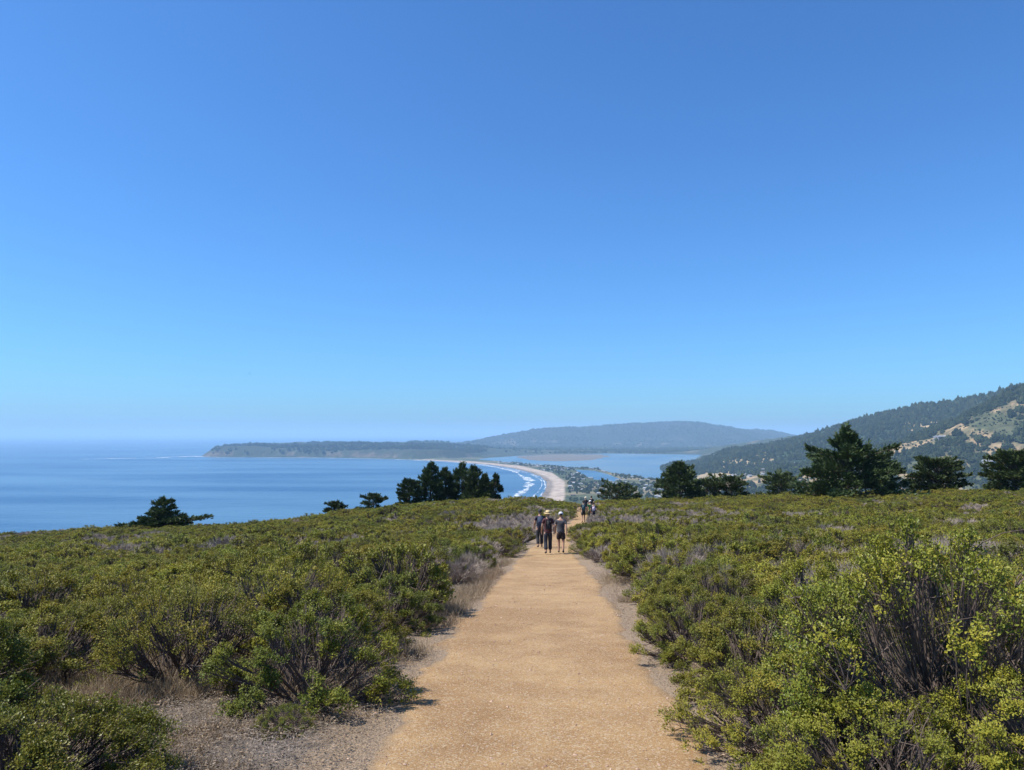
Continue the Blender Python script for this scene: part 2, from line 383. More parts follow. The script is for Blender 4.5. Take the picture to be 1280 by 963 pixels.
q = np.stack([idx[:-1, :-1], idx[:-1, 1:], idx[1:, 1:], idx[1:, :-1]], -1).reshape(-1, 4)
keep = (FH.ravel()[q] > -5.5).any(1)
q = q[keep]
coast = link('hills', mesh_np('hills', np.stack([FX.ravel(), FY.ravel(), SEA + FH.ravel()], 1), [q], [LANDMAT], {'ground_colour': col.reshape(-1, 3)}, smooth=True))
tag(coast, kind='structure')
def land_z(x, y):
    """bilinear lookup in the far terrain"""
    x = np.asarray(x, float); y = np.asarray(y, float)
    ia = np.clip((x / y - AR[0]) / .0013, 0, len(AR) - 1.001); idd = np.clip(np.log(y / DR[0]) / math.log(DR[1] / DR[0]), 0, len(DR) - 1.001)
    i0 = ia.astype(int); j0 = idd.astype(int); fa = ia - i0; fd = idd - j0
    h = (FH[j0, i0] * (1 - fa) + FH[j0, i0 + 1] * fa) * (1 - fd) + (FH[j0 + 1, i0] * (1 - fa) + FH[j0 + 1, i0 + 1] * fa) * fd
    return h
# shallow, paler water of the lagoon
LAGW, n, l, p = newmat('lagoon_water')
p.inputs['Base Color'].default_value = (.075, .135, .18, 1); p.inputs['Roughness'].default_value = .22; p.inputs['IOR'].default_value = 1.33
g = n.new('ShaderNodeNewGeometry'); t1 = n.new('ShaderNodeTexNoise'); t1.inputs['Scale'].default_value = .03; t1.inputs['Detail'].default_value = 5; l.new(g.outputs['Position'], t1.inputs['Vector'])
b = n.new('ShaderNodeBump'); b.inputs['Strength'].default_value = .35; b.inputs['Distance'].default_value = 3; l.new(t1.outputs[0], b.inputs['Height']); l.new(b.outputs[0], p.inputs['Normal'])
t2 = n.new('ShaderNodeTexNoise'); t2.inputs['Scale'].default_value = .002; t2.inputs['Detail'].default_value = 6; l.new(g.outputs['Position'], t2.inputs['Vector'])
cr = n.new('ShaderNodeValToRGB'); e = cr.color_ramp.elements; e[0].position = .38; e[0].color = (.04, .10, .16, 1); e[1].position = .62; e[1].color = (.13, .16, .17, 1); l.new(t2.outputs[0], cr.inputs[0]); l.new(cr.outputs[0], p.inputs['Base Color'])
cen = LAGOON.mean(0); lv_ = cen + (LAGOON - cen) * 1.04
lgo = bpy.data.meshes.new('lagoon'); lgo.from_pydata([(a_[0], a_[1], SEA + .25) for a_ in lv_], [], [tuple(range(len(lv_)))]); lgo.materials.append(LAGW); tag(link('lagoon', lgo), kind='structure')
# ------------------------------------------------------------------ surf
FOAM = simple('foam', (.66, .70, .72), .7)
_n = FOAM.node_tree.nodes; _l = FOAM.node_tree.links; _g = _n.new('ShaderNodeNewGeometry'); _t = _n.new('ShaderNodeTexNoise'); _t.inputs['Scale'].default_value = .05; _t.inputs['Detail'].default_value = 6; _t.inputs['Roughness'].default_value = .7
_m = _n.new('ShaderNodeMapping'); _m.inputs['Scale'].default_value = (1, .45, 1); _l.new(_g.outputs['Position'], _m.inputs['Vector']); _l.new(_m.outputs[0], _t.inputs['Vector'])
_r = _n.new('ShaderNodeMapRange'); _r.inputs[1].default_value = .38; _r.inputs[2].default_value = .60; _l.new(_t.outputs[0], _r.inputs[0]); _l.new(_r.outputs[0], _n['Principled BSDF'].inputs['Alpha'])
def ribbon(pts, wid, n_=160, seed=0, thr=.0, zo=.7):
    P = sea_poly(pts); L = np.concatenate([[0], np.cumsum(np.linalg.norm(np.diff(P, axis=0), axis=1))])
    t = np.linspace(0, L[-1], n_); X = np.interp(t, L, P[:, 0]); Y = np.interp(t, L, P[:, 1])
    k = np.ones(9) / 9; Xs = X.copy(); Ys = Y.copy(); Xs[4:-4] = np.convolve(X, k, 'valid'); Ys[4:-4] = np.convolve(Y, k, 'valid')
    T = unit(np.stack([np.gradient(Xs), np.gradient(Ys)], 1)); N = np.stack([-T[:, 1], T[:, 0]], 1)
    wv = np.interp(t / L[-1], np.linspace(0, 1, len(wid)), wid)
    wa = wv * (fbm(t, t * 0 + seed, 140, seed, 5) * 4.2 - 1.3).clip(0.0, 9); wb = wv * (fbm(t, t * 0 + seed + 50, 110, seed + 3, 5) * 4.2 - 1.5).clip(0.0, 9)
    a = np.stack([Xs, Ys], 1) + N * wa[:, None]; bb_ = np.stack([Xs, Ys], 1) - N * wb[:, None]
    V = np.concatenate([np.c_[a, np.full(n_, SEA + zo)], np.c_[Xs, Ys, np.full(n_, SEA + zo + .5)], np.c_[bb_, np.full(n_, SEA + zo)]])
    i = np.arange(n_ - 1)
    Q = np.concatenate([np.stack([i, i + 1, i + 1 + n_, i + n_], 1), np.stack([i + n_, i + 1 + n_, i + 1 + 2 * n_, i + 2 * n_], 1)])
    return V, Q
surf = [ribbon([(560, 577.6), (600, 581), (622, 585), (641, 589.5), (655, 596), (662, 603), (660, 610), (653, 617), (645, 625), (640, 632)], [5, 11, 15, 21, 19, 12], 420, 1),
        ribbon([(600, 580.8), (640, 587.2), (665, 594), (677, 601), (678, 607), (673, 615), (664, 624), (660, 632)], [3, 5, 3, 2, 3], 420, 2),
        ribbon([(668, 660), (671, 640), (674.5, 622), (681.5, 610), (681.5, 603), (675, 597), (659, 590.8), (639, 586.2), (614, 582.3), (584, 579.4)], [2, 2, 4, 2, 4, 5], 420, 3),
        ribbon([(100, 574.6), (140, 573.6), (200, 572.6), (240, 570.6), (256, 571.4)], [18, 34, 30, 50, 20], 300, 4),
        ribbon([(250, 570.9), (275, 572), (330, 572.3), (380, 572.6), (420, 572.9)], [40, 20, 16, 26], 300, 5),
        ribbon([(420, 573), (470, 574), (510, 575.2), (550, 577.1), (585, 579.4)], [14, 16, 22, 18, 10], 300, 6)]
V, Q = merge(surf)
tag(link('surf', mesh_np('surf', V, [Q], [FOAM])), 'white surf breaking along the curved beach and the far headland', 'surf', kind='stuff')

# ------------------------------------------------------------------ near ground and path
GROUND, n, l, p = newmat('scrub_ground')
g = n.new('ShaderNodeNewGeometry')
tx = n.new('ShaderNodeTexNoise'); tx.inputs['Scale'].default_value = 9; tx.inputs['Detail'].default_value = 10; tx.inputs['Roughness'].default_value = .7; l.new(g.outputs['Position'], tx.inputs['Vector'])
rp = n.new('ShaderNodeValToRGB'); e = rp.color_ramp.elements
e[0].position = .3; e[0].color = (.055, .042, .03, 1); e[1].position = .7; e[1].color = (.21, .165, .125, 1); x_ = e.new(.5); x_.color = (.125, .098, .074, 1)
l.new(tx.outputs[0], rp.inputs[0])
at = n.new('ShaderNodeAttribute'); at.attribute_name = 'gravel'
t2 = n.new('ShaderNodeTexNoise'); t2.inputs['Scale'].default_value = 3.5; t2.inputs['Detail'].default_value = 8; t2.inputs['Roughness'].default_value = .7; l.new(g.outputs['Position'], t2.inputs['Vector'])
ad = n.new('ShaderNodeMath'); ad.operation = 'ADD'; l.new(at.outputs['Fac'], ad.inputs[0]); l.new(t2.outputs[0], ad.inputs[1])
mr = n.new('ShaderNodeMapRange'); mr.inputs[1].default_value = .85; mr.inputs[2].default_value = 1.15; l.new(ad.outputs[0], mr.inputs[0])
t3 = n.new('ShaderNodeTexNoise'); t3.inputs['Scale'].default_value = 60; t3.inputs['Detail'].default_value = 4; l.new(g.outputs['Position'], t3.inputs['Vector'])
r2 = n.new('ShaderNodeValToRGB'); e = r2.color_ramp.elements; e[0].position = .3; e[0].color = (.13, .09, .055, 1); e[1].position = .7; e[1].color = (.36, .26, .165, 1); l.new(t3.outputs[0], r2.inputs[0])
mx = n.new('ShaderNodeMix'); mx.data_type = 'RGBA'; l.new(mr.outputs[0], mx.inputs[0]); l.new(rp.outputs[0], mx.inputs[6]); l.new(r2.outputs[0], mx.inputs[7])
l.new(mx.outputs[2], p.inputs['Base Color']); p.inputs['Roughness'].default_value = .95
b = n.new('ShaderNodeBump'); b.inputs['Strength'].default_value = .7; b.inputs['Distance'].default_value = .03; l.new(t3.outputs[0], b.inputs['Height']); l.new(b.outputs[0], p.inputs['Normal'])
def spaced(lo, hi, c, fine, grow):
    out = [c]; x = c; s = fine
    while x < hi: s = max(fine, abs(x - c) * grow); x += s; out.append(x)
    x = c; lo_ = []
    while x > lo: s = max(fine, abs(x - c) * grow); x -= s; lo_.append(x)
    return np.array(lo_[::-1] + out)
gx = spaced(-800, 800, 0, .12, .03); gy = spaced(-120, 760, 5, .15, .02)
XX, YY = np.meshgrid(gx, gy); ZZ_ = G(XX, YY)
rr = np.hypot(XX, YY)
ZZ_ = ZZ_ + (fbm(XX, YY, .5, 61) - .5) * .06 * sstep(30, 15, rr) * (np.abs(XX - pc(YY)) > pw(YY))
ZZ_ = np.where(np.abs(XX - pc(YY)) < pw(YY) - .6, ZZ_ - .05, ZZ_)
grav = np.clip(1 - (np.abs(XX - pc(YY)) - pw(YY)) / .9, 0, 1)
grav = np.where(XX < pc(YY), np.clip(1 - (np.abs(XX - pc(YY)) - pw(YY)) / .75, 0, 1), grav)
idx = np.arange(XX.size).reshape(XX.shape)
q = np.stack([idx[:-1, :-1], idx[:-1, 1:], idx[1:, 1:], idx[1:, :-1]], -1).reshape(-1, 4)
ground = link('ground', mesh_np('ground', np.stack([XX.ravel(), YY.ravel(), ZZ_.ravel()], 1), [q], [GROUND], {'gravel': grav.ravel()}, smooth=True)); tag(ground, kind='structure')
# path
PATH, n, l, p = newmat('gravel_path')
g = n.new('ShaderNodeNewGeometry')
def nz(scale, det, rough=.6):
    t = n.new('ShaderNodeTexNoise'); t.inputs['Scale'].default_value = scale; t.inputs['Detail'].default_value = det; t.inputs['Roughness'].default_value = rough; l.new(g.outputs['Position'], t.inputs['Vector']); return t
fine = nz(95, 3, .7); mid = nz(1.6, 6, .65); vor = n.new('ShaderNodeTexVoronoi'); vor.inputs['Scale'].default_value = 75; l.new(g.outputs['Position'], vor.inputs['Vector'])
r1 = n.new('ShaderNodeValToRGB'); e = r1.color_ramp.elements; e[0].position = .30; e[0].color = (.20, .122, .052, 1); e[1].position = .72; e[1].color = (.49, .345, .192, 1); x_ = e.new(.5); x_.color = (.335, .217, .106, 1); l.new(fine.outputs[0], r1.inputs[0])
r2 = n.new('ShaderNodeValToRGB'); e = r2.color_ramp.elements; e[0].position = .40; e[0].color = (.78, .70, .64, 1); e[1].position = .60; e[1].color = (1.12, 1.10, 1.06, 1)
big = nz(.45, 4, .6); avg = n.new('ShaderNodeMath'); avg.operation = 'ADD'; l.new(mid.outputs[0], avg.inputs[0]); l.new(big.outputs[0], avg.inputs[1]); hv_ = n.new('ShaderNodeMath'); hv_.operation = 'MULTIPLY'; hv_.inputs[1].default_value = .5; l.new(avg.outputs[0], hv_.inputs[0]); l.new(hv_.outputs[0], r2.inputs[0])
mx = n.new('ShaderNodeMix'); mx.data_type = 'RGBA'; mx.blend_type = 'MULTIPLY'; mx.inputs[0].default_value = 1; l.new(r1.outputs[0], mx.inputs[6]); l.new(r2.outputs[0], mx.inputs[7])
mv = n.new('ShaderNodeMix'); mv.data_type = 'RGBA'; mv.blend_type = 'MIX'; mvr = n.new('ShaderNodeMapRange'); mvr.inputs[1].default_value = .72; mvr.inputs[2].default_value = .95; mvr.inputs[4].default_value = .6
sepc = n.new('ShaderNodeSeparateColor'); l.new(vor.outputs['Color'], sepc.inputs[0]); l.new(sepc.outputs[0], mvr.inputs[0]); l.new(mvr.outputs[0], mv.inputs[0])
l.new(mx.outputs[2], mv.inputs[6]); mv.inputs[7].default_value = (.48, .39, .27, 1)
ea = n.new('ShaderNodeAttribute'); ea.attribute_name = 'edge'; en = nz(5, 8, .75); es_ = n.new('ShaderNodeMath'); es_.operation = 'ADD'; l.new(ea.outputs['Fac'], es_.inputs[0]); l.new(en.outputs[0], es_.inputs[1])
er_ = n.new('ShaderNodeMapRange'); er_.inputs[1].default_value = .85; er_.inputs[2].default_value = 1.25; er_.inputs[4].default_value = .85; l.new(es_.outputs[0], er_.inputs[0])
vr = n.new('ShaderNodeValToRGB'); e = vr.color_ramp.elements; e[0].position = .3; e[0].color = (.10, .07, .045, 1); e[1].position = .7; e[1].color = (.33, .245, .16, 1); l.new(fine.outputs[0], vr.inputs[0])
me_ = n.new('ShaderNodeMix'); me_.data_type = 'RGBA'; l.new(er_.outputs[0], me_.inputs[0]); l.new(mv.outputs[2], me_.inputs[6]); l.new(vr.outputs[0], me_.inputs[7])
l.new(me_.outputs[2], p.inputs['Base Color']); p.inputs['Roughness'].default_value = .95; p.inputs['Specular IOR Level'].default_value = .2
b = n.new('ShaderNodeBump'); b.inputs['Strength'].default_value = .6; b.inputs['Distance'].default_value = .02
b2 = n.new('ShaderNodeBump'); b2.inputs['Strength'].default_value = .5; b2.inputs['Distance'].default_value = .06
l.new(mid.outputs[0], b2.inputs['Height']); l.new(b2.outputs[0], b.inputs['Normal'])
l.new(fine.outputs[0], b.inputs['Height']); l.new(b.outputs[0], p.inputs['Normal'])
ys = np.concatenate([np.arange(-6, 30, .12), np.arange(30, 110, .4)])
us = np.linspace(-1, 1, 31)
wv = pw(ys)[:, None] * us[None, :] * 1.04
wv = wv + np.sign(us)[None] * np.clip((np.abs(us)[None] - .4) / .6, 0, 1) * ((fbm(ys[:, None] + (us[None] > 0) * 40, ys[:, None] * 0 + 3, 1.5, 71) - .5) * .55 + (fbm(ys[:, None] + (us[None] > 0) * 40, ys[:, None] * 0 + 9, .35, 73, 3) - .5) * .30)
PXX = pc(ys)[:, None] + wv; PYY = np.broadcast_to(ys[:, None], PXX.shape)
PZ = G(PXX, PYY) + .02 + (fbm(PXX, PYY, .6, 72) - .5) * .025 + (fbm(PXX * 2.2, PYY, .28, 75, 2) - .5) * .016
for j_, dz_ in ((0, .045), (1, .024), (2, .010)): PZ[:, j_] -= dz_; PZ[:, -1 - j_] -= dz_
idx = np.arange(PXX.size).reshape(PXX.shape)
q = np.stack([idx[:-1, :-1], idx[:-1, 1:], idx[1:, 1:], idx[1:, :-1]], -1).reshape(-1, 4)
tag(link('path', mesh_np('path', np.stack([PXX.ravel(), PYY.ravel(), PZ.ravel()], 1), [q], [PATH], {'edge': np.broadcast_to(np.clip((np.abs(us) - .74) / .26, 0, 1)[None], PXX.shape).ravel()}, smooth=True)), kind='structure')

# ------------------------------------------------------------------ shrubs
def leaves(Pos, Dir, Nrm, L, W, lv, tip):
    """one folded quad leaf per row"""
    n = len(Pos); Dir = unit(Dir); S = unit(np.cross(Dir, Nrm)); Nn = np.cross(S, Dir)
    L = L[:, None]; W = W[:, None]
    v = np.stack([Pos, Pos + Dir * L * .5 + S * W * .5 + Nn * L * .08, Pos + Dir * L, Pos + Dir * L * .5 - S * W * .5 + Nn * L * .08], 1).reshape(-1, 3)
    q = np.arange(n * 4).reshape(n, 4)
    return v, q, np.repeat(lv, 4), np.repeat(tip, 4)
def shrub(seed, Rr, H, clumps=18, shoots=900, per=40, leaf=.018, elmin=0, mains=8, twig_sides=3, twig_r=.0022, base_r=.016, bare=0, clump_r=.30, lmat='leaf', smat='bark', dead=False, tipy=.5, wide=.55, hole=None, tuft=.018, wig=.012):
    rng = np.random.default_rng(seed)
    # clump centres on a lumpy dome
    i = np.arange(clumps); az = i * 2.39996 + rng.uniform(-.4, .4, clumps)
    el = np.radians(elmin) + (np.pi / 2 - np.radians(elmin)) * (1 - np.sqrt((i + .5) / clumps)) + rng.uniform(-.08, .08, clumps)
    rad = rng.uniform(.68, 1.0, clumps)
    cr = clump_r * Rr * rng.uniform(.75, 1.25, clumps)
    cc = np.stack([np.cos(el) * np.cos(az) * (Rr - cr * .6) * rad, np.cos(el) * np.sin(az) * (Rr - cr * .6) * rad, cr * .6 + np.sin(el) * (H - cr * 1.3) * rng.uniform(.8, 1.05, clumps)], 1)
    if hole is not None:
        ang = np.abs((az - hole + np.pi) % (2 * np.pi) - np.pi)
        kp_ = ~((ang < .75) & (el < .85) & (el > .2) & (rng.uniform(0, 1, clumps) < .62))
        cc, cr, el = cc[kp_], cr[kp_], el[kp_]; clumps = len(cc)
    # main limbs
    bz = rng.normal(0, .05 * Rr, (clumps, 3)); bz[:, 2] = -.06
    midp = cc * rng.uniform(.35, .6, (clumps, 1)) + rng.normal(0, .07 * Rr, (clumps, 3)); midp[:, 2] = np.abs(midp[:, 2]) * .8
    k = 7
    LP = bez(bz, midp, cc, k) + rng.normal(0, wig * Rr, (clumps, k, 3)) * np.linspace(0, 1, k)[None, :, None]
    LR = np.linspace(1, .35, k)[None] * base_r * rng.uniform(.7, 1.3, (clumps, 1))
    wood = [tubes(LP, LR, 5 if twig_sides > 2 and leaf < .03 else 3)]
    # shoots
    ci = rng.integers(0, clumps, shoots)
    dr = unit(rng.normal(0, .8, (shoots, 3)) + unit(cc[ci]) * .6 + np.array([0, 0, 1.0]))
    dr[:, 2] = np.where(dr[:, 2] < -.2, -dr[:, 2], dr[:, 2])
    tipp = cc[ci] + dr * (cr[ci] * rng.uniform(.55, 1.12, shoots))[:, None]
    tipp[:, 2] = np.maximum(tipp[:, 2], .03)
    s0 = LP[ci, rng.integers(3, k, shoots)]
    mm = s0 * .45 + tipp * .55 - np.array([0, 0, .12]) * cr[ci][:, None] + rng.normal(0, .03 * Rr, (shoots, 3))
    kk = 4
    SP = bez(s0, mm, tipp, kk)
    SR = np.linspace(1.6, .6, kk)[None] * twig_r * np.ones((shoots, 1))
    wood.append(tubes(SP, SR, 3))
    if bare:
        b0 = LP[rng.integers(0, clumps, bare), rng.integers(1, k - 1, bare)]
        b1 = b0 + unit(rng.normal(0, 1, (bare, 3)) + np.array([0, 0, .6]) + unit(b0)) * rng.uniform(.08, .38, (bare, 1)) * Rr
        b1[:, 2] = np.maximum(b1[:, 2], .02)
        bm_ = (b0 + b1) / 2 + rng.normal(0, .035 * Rr, (bare, 3))
        wood.append(tubes(bez(b0, bm_, b1, 4), np.linspace(1.7, .5, 4)[None] * twig_r * np.ones((bare, 1)), 3))
    wv_, wq = merge(wood)
    wm = mesh_np('stems', wv_, [wq], [M[smat]])
    if dead: return None, wm
    # leaves along the outer part of the shoots
    N = shoots * per
    si = np.repeat(np.arange(shoots), per)
    s = .84 + .17 * np.tile((np.arange(per) + .5) / per, shoots) ** .8 + rng.uniform(-.02, .02, N)
    s = np.clip(s, 0, 1.0)
    f = s * (kk - 1); j = np.clip(f.astype(int), 0, kk - 2); fr = (f - j)[:, None]
    Pp = SP[si, j] * (1 - fr) + SP[si, j + 1] * fr
    T = unit(SP[si, j + 1] - SP[si, j])
    rad_ = unit(np.cross(T, rng.normal(0, 1, (N, 3))))
    D = unit(rad_ * .85 + T * .45 + np.array([0, 0, .35]) + rng.normal(0, .25, (N, 3)))
    Nm = unit(T * .5 - rad_ * .25 + unit(cc[ci])[si] * .35 + np.array([0, 0, .55]) + rng.normal(0, .38, (N, 3)))
    Lf = leaf * rng.uniform(.6, 1.25, N) * (1 - .35 * (s > .93))
    clv = rng.uniform(0, 1, clumps)
    lv = np.clip(.7 * clv[ci][si] + .3 * rng.uniform(0, 1, N), 0, 1)
    yel = rng.uniform(0, 1, shoots) ** 1.5 * tipy * (.5 + clv[ci])
    tp = np.clip((s - .84) * 8, 0, 1) * yel[si]
    v, q_, a1, a2 = leaves(Pp + rng.normal(0, tuft, (N, 3)), D, Nm, Lf, Lf * wide, lv, tp)
    lm = mesh_np('foliage', v, [q_], [M[lmat]], {'lv': a1, 'tip': a2})
    return lm, wm
HI = [shrub(100 + i, .85 + .1 * i, .92 + .06 * (i % 3), 56 + 2 * i, 1050, 36, .025, elmin=-4, bare=700, clump_r=.148, wide=.62, tuft=.017, twig_r=.0026) for i in range(5)]
MIDS = [shrub(200 + i, .85 + .1 * i, .9 + .07 * (i % 3), 40, 480, 22, .040, bare=380, twig_r=.0042, base_r=.016, clump_r=.165, wide=.65, tuft=.024) for i in range(5)]
FAR = [shrub(300 + i, .9 + .1 * i, .9 + .08 * (i % 3), 26, 230, 12, .072, bare=140, twig_r=.008, base_r=.022, clump_r=.18, wide=.7, tuft=.035) for i in range(4)]
DEADH = [shrub(400 + i, .75, .8, 22, 1500, 0, bare=900, twig_r=.0024, smat='dead', dead=True) for i in range(2)]
DEADF = [shrub(420 + i, .85, .8, 18, 420, 0, bare=250, twig_r=.007, smat='dead', dead=True) for i in range(2)]
BROWNH = shrub(440, .6, .55, 18, 1000, 0, bare=500, twig_r=.002, smat='bark', dead=True)

def make_shrub(kind, lm, wm):
    r = empty(kind)
    if lm is not None: part('foliage', lm, r)
    part('stems', wm, r)
    return r
PROTO = {}
def get_shrub(kind, key, meshes):
    if key not in PROTO:
        PROTO[key] = make_shrub(kind, *meshes); PROTO[key]['fresh'] = 1; return PROTO[key]
    return copy_tree(PROTO[key])
rs = random.Random(5)
occupied = []
def place(kind, key, meshes, x, y, s=1.0, label='', group=None, cat='shrub', sz=None, sink=.02, rz=None):
    o = get_shrub(kind, key, meshes)
    if 'fresh' in o: del o['fresh']
    o.location = (x, y, float(G(x, y)) - sink); o.rotation_euler = (rs.uniform(-.08, .08), rs.uniform(-.08, .08), rs.uniform(0, 6.28) if rz is None else rz)
    o.scale = (s, s, s * (sz or 1)); tag(o, label, cat, group)
    if group is None and 'group' in o: del o['group']
    return o

# hand-placed foreground shrubs: (u, v of the base on the ground, kind, scale, zscale, label)
big_open = shrub(501, 1.38, 1.45, 88, 1750, 34, .027, elmin=-2, hole=-1.75, bare=1200, twig_r=.0028, base_r=.0085, clump_r=.15, tuft=.02, wig=.065, lmat='leaf_bright', tipy=.9, wide=.62)
gnarled = shrub(502, .75, .85, 18, 330, 44, .021, elmin=18, bare=420, twig_r=.003, base_r=.019, tuft=.017, wig=.035, clump_r=.30)
low_lush = shrub(503, .95, .62, 70, 1700, 42, .022, elmin=0, bare=120, clump_r=.17, tuft=.018, lmat='leaf_bright', tipy=.35, wide=.6)
tall_r = shrub(504, 1.0, 1.25, 52, 1300, 42, .022, elmin=6, bare=600, twig_r=.003, clump_r=.18, tuft=.019, wig=.02, tipy=.7)
HAND = [
 ('leafy_shrub', 'lush', low_lush, -2.85, 4.35, .95, .95, 'low lush green shrub filling the bottom left corner of the photo'),
 ('twiggy_shrub', 'gnarl', gnarled, -3.25, 7.5, 1.2, 1.0, 'open dark-limbed shrub with bare crooked branches behind the grey litter patch'),
 ('leafy_shrub', 'handb', HI[1], -1.78, 6.75, 1.02, .92, 'rounded shrub with dark twiggy underside shading the left trail edge by the clearing'),
 ('leafy_shrub', 'handc', HI[2], -2.15, 8.6, 1.0, .85, 'green shrub directly behind the dark-bottomed shrub left of the trail'),
 ('leafy_shrub', 'handd', HI[0], -1.75, 10.6, 1.0, .85, 'bright green shrub leaning over dry grass halfway up the left trail edge'),
 ('leafy_shrub', 'sprig', HI[3], -1.72, 5.75, .22, 1.0, 'small sprig-like green shrub at the foot of the dark twiggy shrub by the litter patch'),
 ('twiggy_shrub', 'open', big_open, 2.75, 4.75, 1.0, 1.0, 'tall open shrub with bare grey-brown limbs and yellow-green leafy tops at the lower right'),
 ('leafy_shrub', 'tall', tall_r, 4.1, 5.6, 1.0, 1.0, 'tall yellow-tipped shrub at the right edge behind the open bare-limbed shrub'),
 ('leafy_shrub', 'righta', HI[4], 1.92, 5.2, .74, .9, 'green shrub bordering the right trail edge just left of the bare-limbed shrub'),
 ('leafy_shrub', 'rightb', HI[0], 2.15, 6.7, .92, .95, 'dark olive shrub on the right trail edge, second from the camera'),
 ('leafy_shrub', 'rightc', HI[2], 2.05, 8.5, .80, .95, 'bright green shrub bulging toward the trail on its right side'),
 ('leafy_shrub', 'rightd', HI[3], 1.55, 4.0, .42, .9, 'small low shrub at the bottom right corner of the trail'),
 ('leafy_shrub', 'righte', HI[1], 3.1, 7.6, .95, 1.1, 'olive shrub standing right behind the bare-limbed shrub'),
 ('leafy_shrub', 'rightf', HI[3], 2.0, 4.0, .72, .9, 'leafy shrub in the bottom right below the bare-limbed shrub'),
 ('leafy_shrub', 'rightg', HI[2], 2.85, 4.0, .78, .9, 'shaded leafy shrub in the extreme bottom right corner'),
]
taken = []
for kind, key, ms_, x, y, s, sz, lab in HAND:
    place(kind, key, ms_, x, y, s, lab, None, sz=sz, rz=0 if key == 'open' else None)
    taken.append((x, y, .75 * s * (1.2 if key in ('open',) else .9)))
# scatter
rng = np.random.default_rng(11)
pts = []
def try_add(x, y, spacing): pts.append((x, y, spacing))
y = 2.6
while y < 128:
    sp = np.interp(y, [3, 12, 40, 120], [.92, .98, 1.1, 1.45])
    lim = .80 * y + 6
    n_ = int(2 * lim / sp)
    xs = np.linspace(-lim, lim, n_) + rng.uniform(-.42, .42, n_) * sp
    for x in xs: pts.append((x, y + rng.uniform(-.42, .42) * sp, sp))
    y += sp * .92
pts = np.array(pts)
x, y = pts[:, 0], pts[:, 1]
dpath = np.abs(x - pc(y)) - pw(y)
cl = fbm(x, y, 7, 81, 3); cl2 = fbm(x, y, 3, 82, 2)
size = .66 + .6 * cl2 + rng.uniform(-.18, .22, len(x))
size *= np.interp(y, [0, 20, 60], [.92, 1.0, 1.05])
kill = dpath < .52 * size + .12 + np.where(x > pc(y), .05, .22) * (y < 30)
kill |= (y < 3.4)
def inpoly(x, y, poly):
    return poly_sdf(x, y, np.array(poly)) > 0
patch = inpoly(x, y, [(-.5, 3), (-.8, 6.6), (-1.7, 6.3), (-2.6, 6.9), (-3.6, 8.0), (-5.0, 7.6), (-5.2, 6.9), (-3.4, 6.1), (-2.7, 5.2), (-1.3, 3)])
kill |= patch
for tx_, ty_, tr_ in taken: kill |= np.hypot(x - tx_, y - ty_) < tr_ + .28 * size
kill |= rng.uniform(0, 1, len(x)) < .06
x, y, size, cl, dpath = x[~kill], y[~kill], size[~kill], cl[~kill], dpath[~kill]
gd = fbm(x, y, 9, 91, 4) + rng.uniform(-.10, .10, len(x)); isdead = gd > np.where(x > pc(y), .595, .605)
order = np.argsort(np.hypot(x, y))
vis = np.abs(x[order]) < .76 * y[order] + 1.0
cand = order[vis][:270]
WORDS = 'first second third fourth fifth sixth seventh eighth ninth tenth eleventh twelfth thirteenth fourteenth fifteenth sixteenth seventeenth eighteenth nineteenth twentieth'.split()
cand = np.array(sorted(cand, key=lambda i_: (int((y[i_] - 2.6) / 1.15), abs(x[i_] - pc(y[i_])))))
rowcount = {}
indiv = set(cand.tolist())
for i in cand:
    left = x[i] < pc(y[i]); side = 'left' if left else 'right'
    dist = math.hypot(x[i], y[i])
    row = int((y[i] - 2.6) / 1.15); rk = (side, row, bool(isdead[i])); rowcount[rk] = rowcount.get(rk, 0) + 1
    where = '%s out in the %s row %s of the trail' % (WORDS[min(rowcount[rk] - 1, 19)], WORDS[min(row, 19)], side)
    if isdead[i]:
        ms_ = DEADH[i % 2]; key = 'dead%d' % (i % 2); kind = 'dead_shrub'
        lab = 'bare grey twiggy shrub, ' + where; grp = 'bare grey shrubs %s of the trail' % side; s_ = size[i] * 1.05
    else:
        if dist < 11: k_ = i % 5; ms_ = HI[k_]; key = 'hi%d' % k_
        else: k_ = i % 5; ms_ = MIDS[k_]; key = 'mid%d' % k_
        kind = 'leafy_shrub'; s_ = size[i]
        if dpath[i] < 1.1: lab = 'edge-hugging green shrub, ' + where; grp = 'shrubs bordering the %s trail edge' % side
        else: lab = ('small' if s_ < .85 else 'large' if s_ > 1.05 else 'mid-sized') + ' green shrub, ' + where; grp = 'green shrubs in the scrub %s of the trail' % side
    place(kind, key, ms_, float(x[i]), float(y[i]), float(s_), lab, grp, sz=float(rng.uniform(.68, 1.05)))
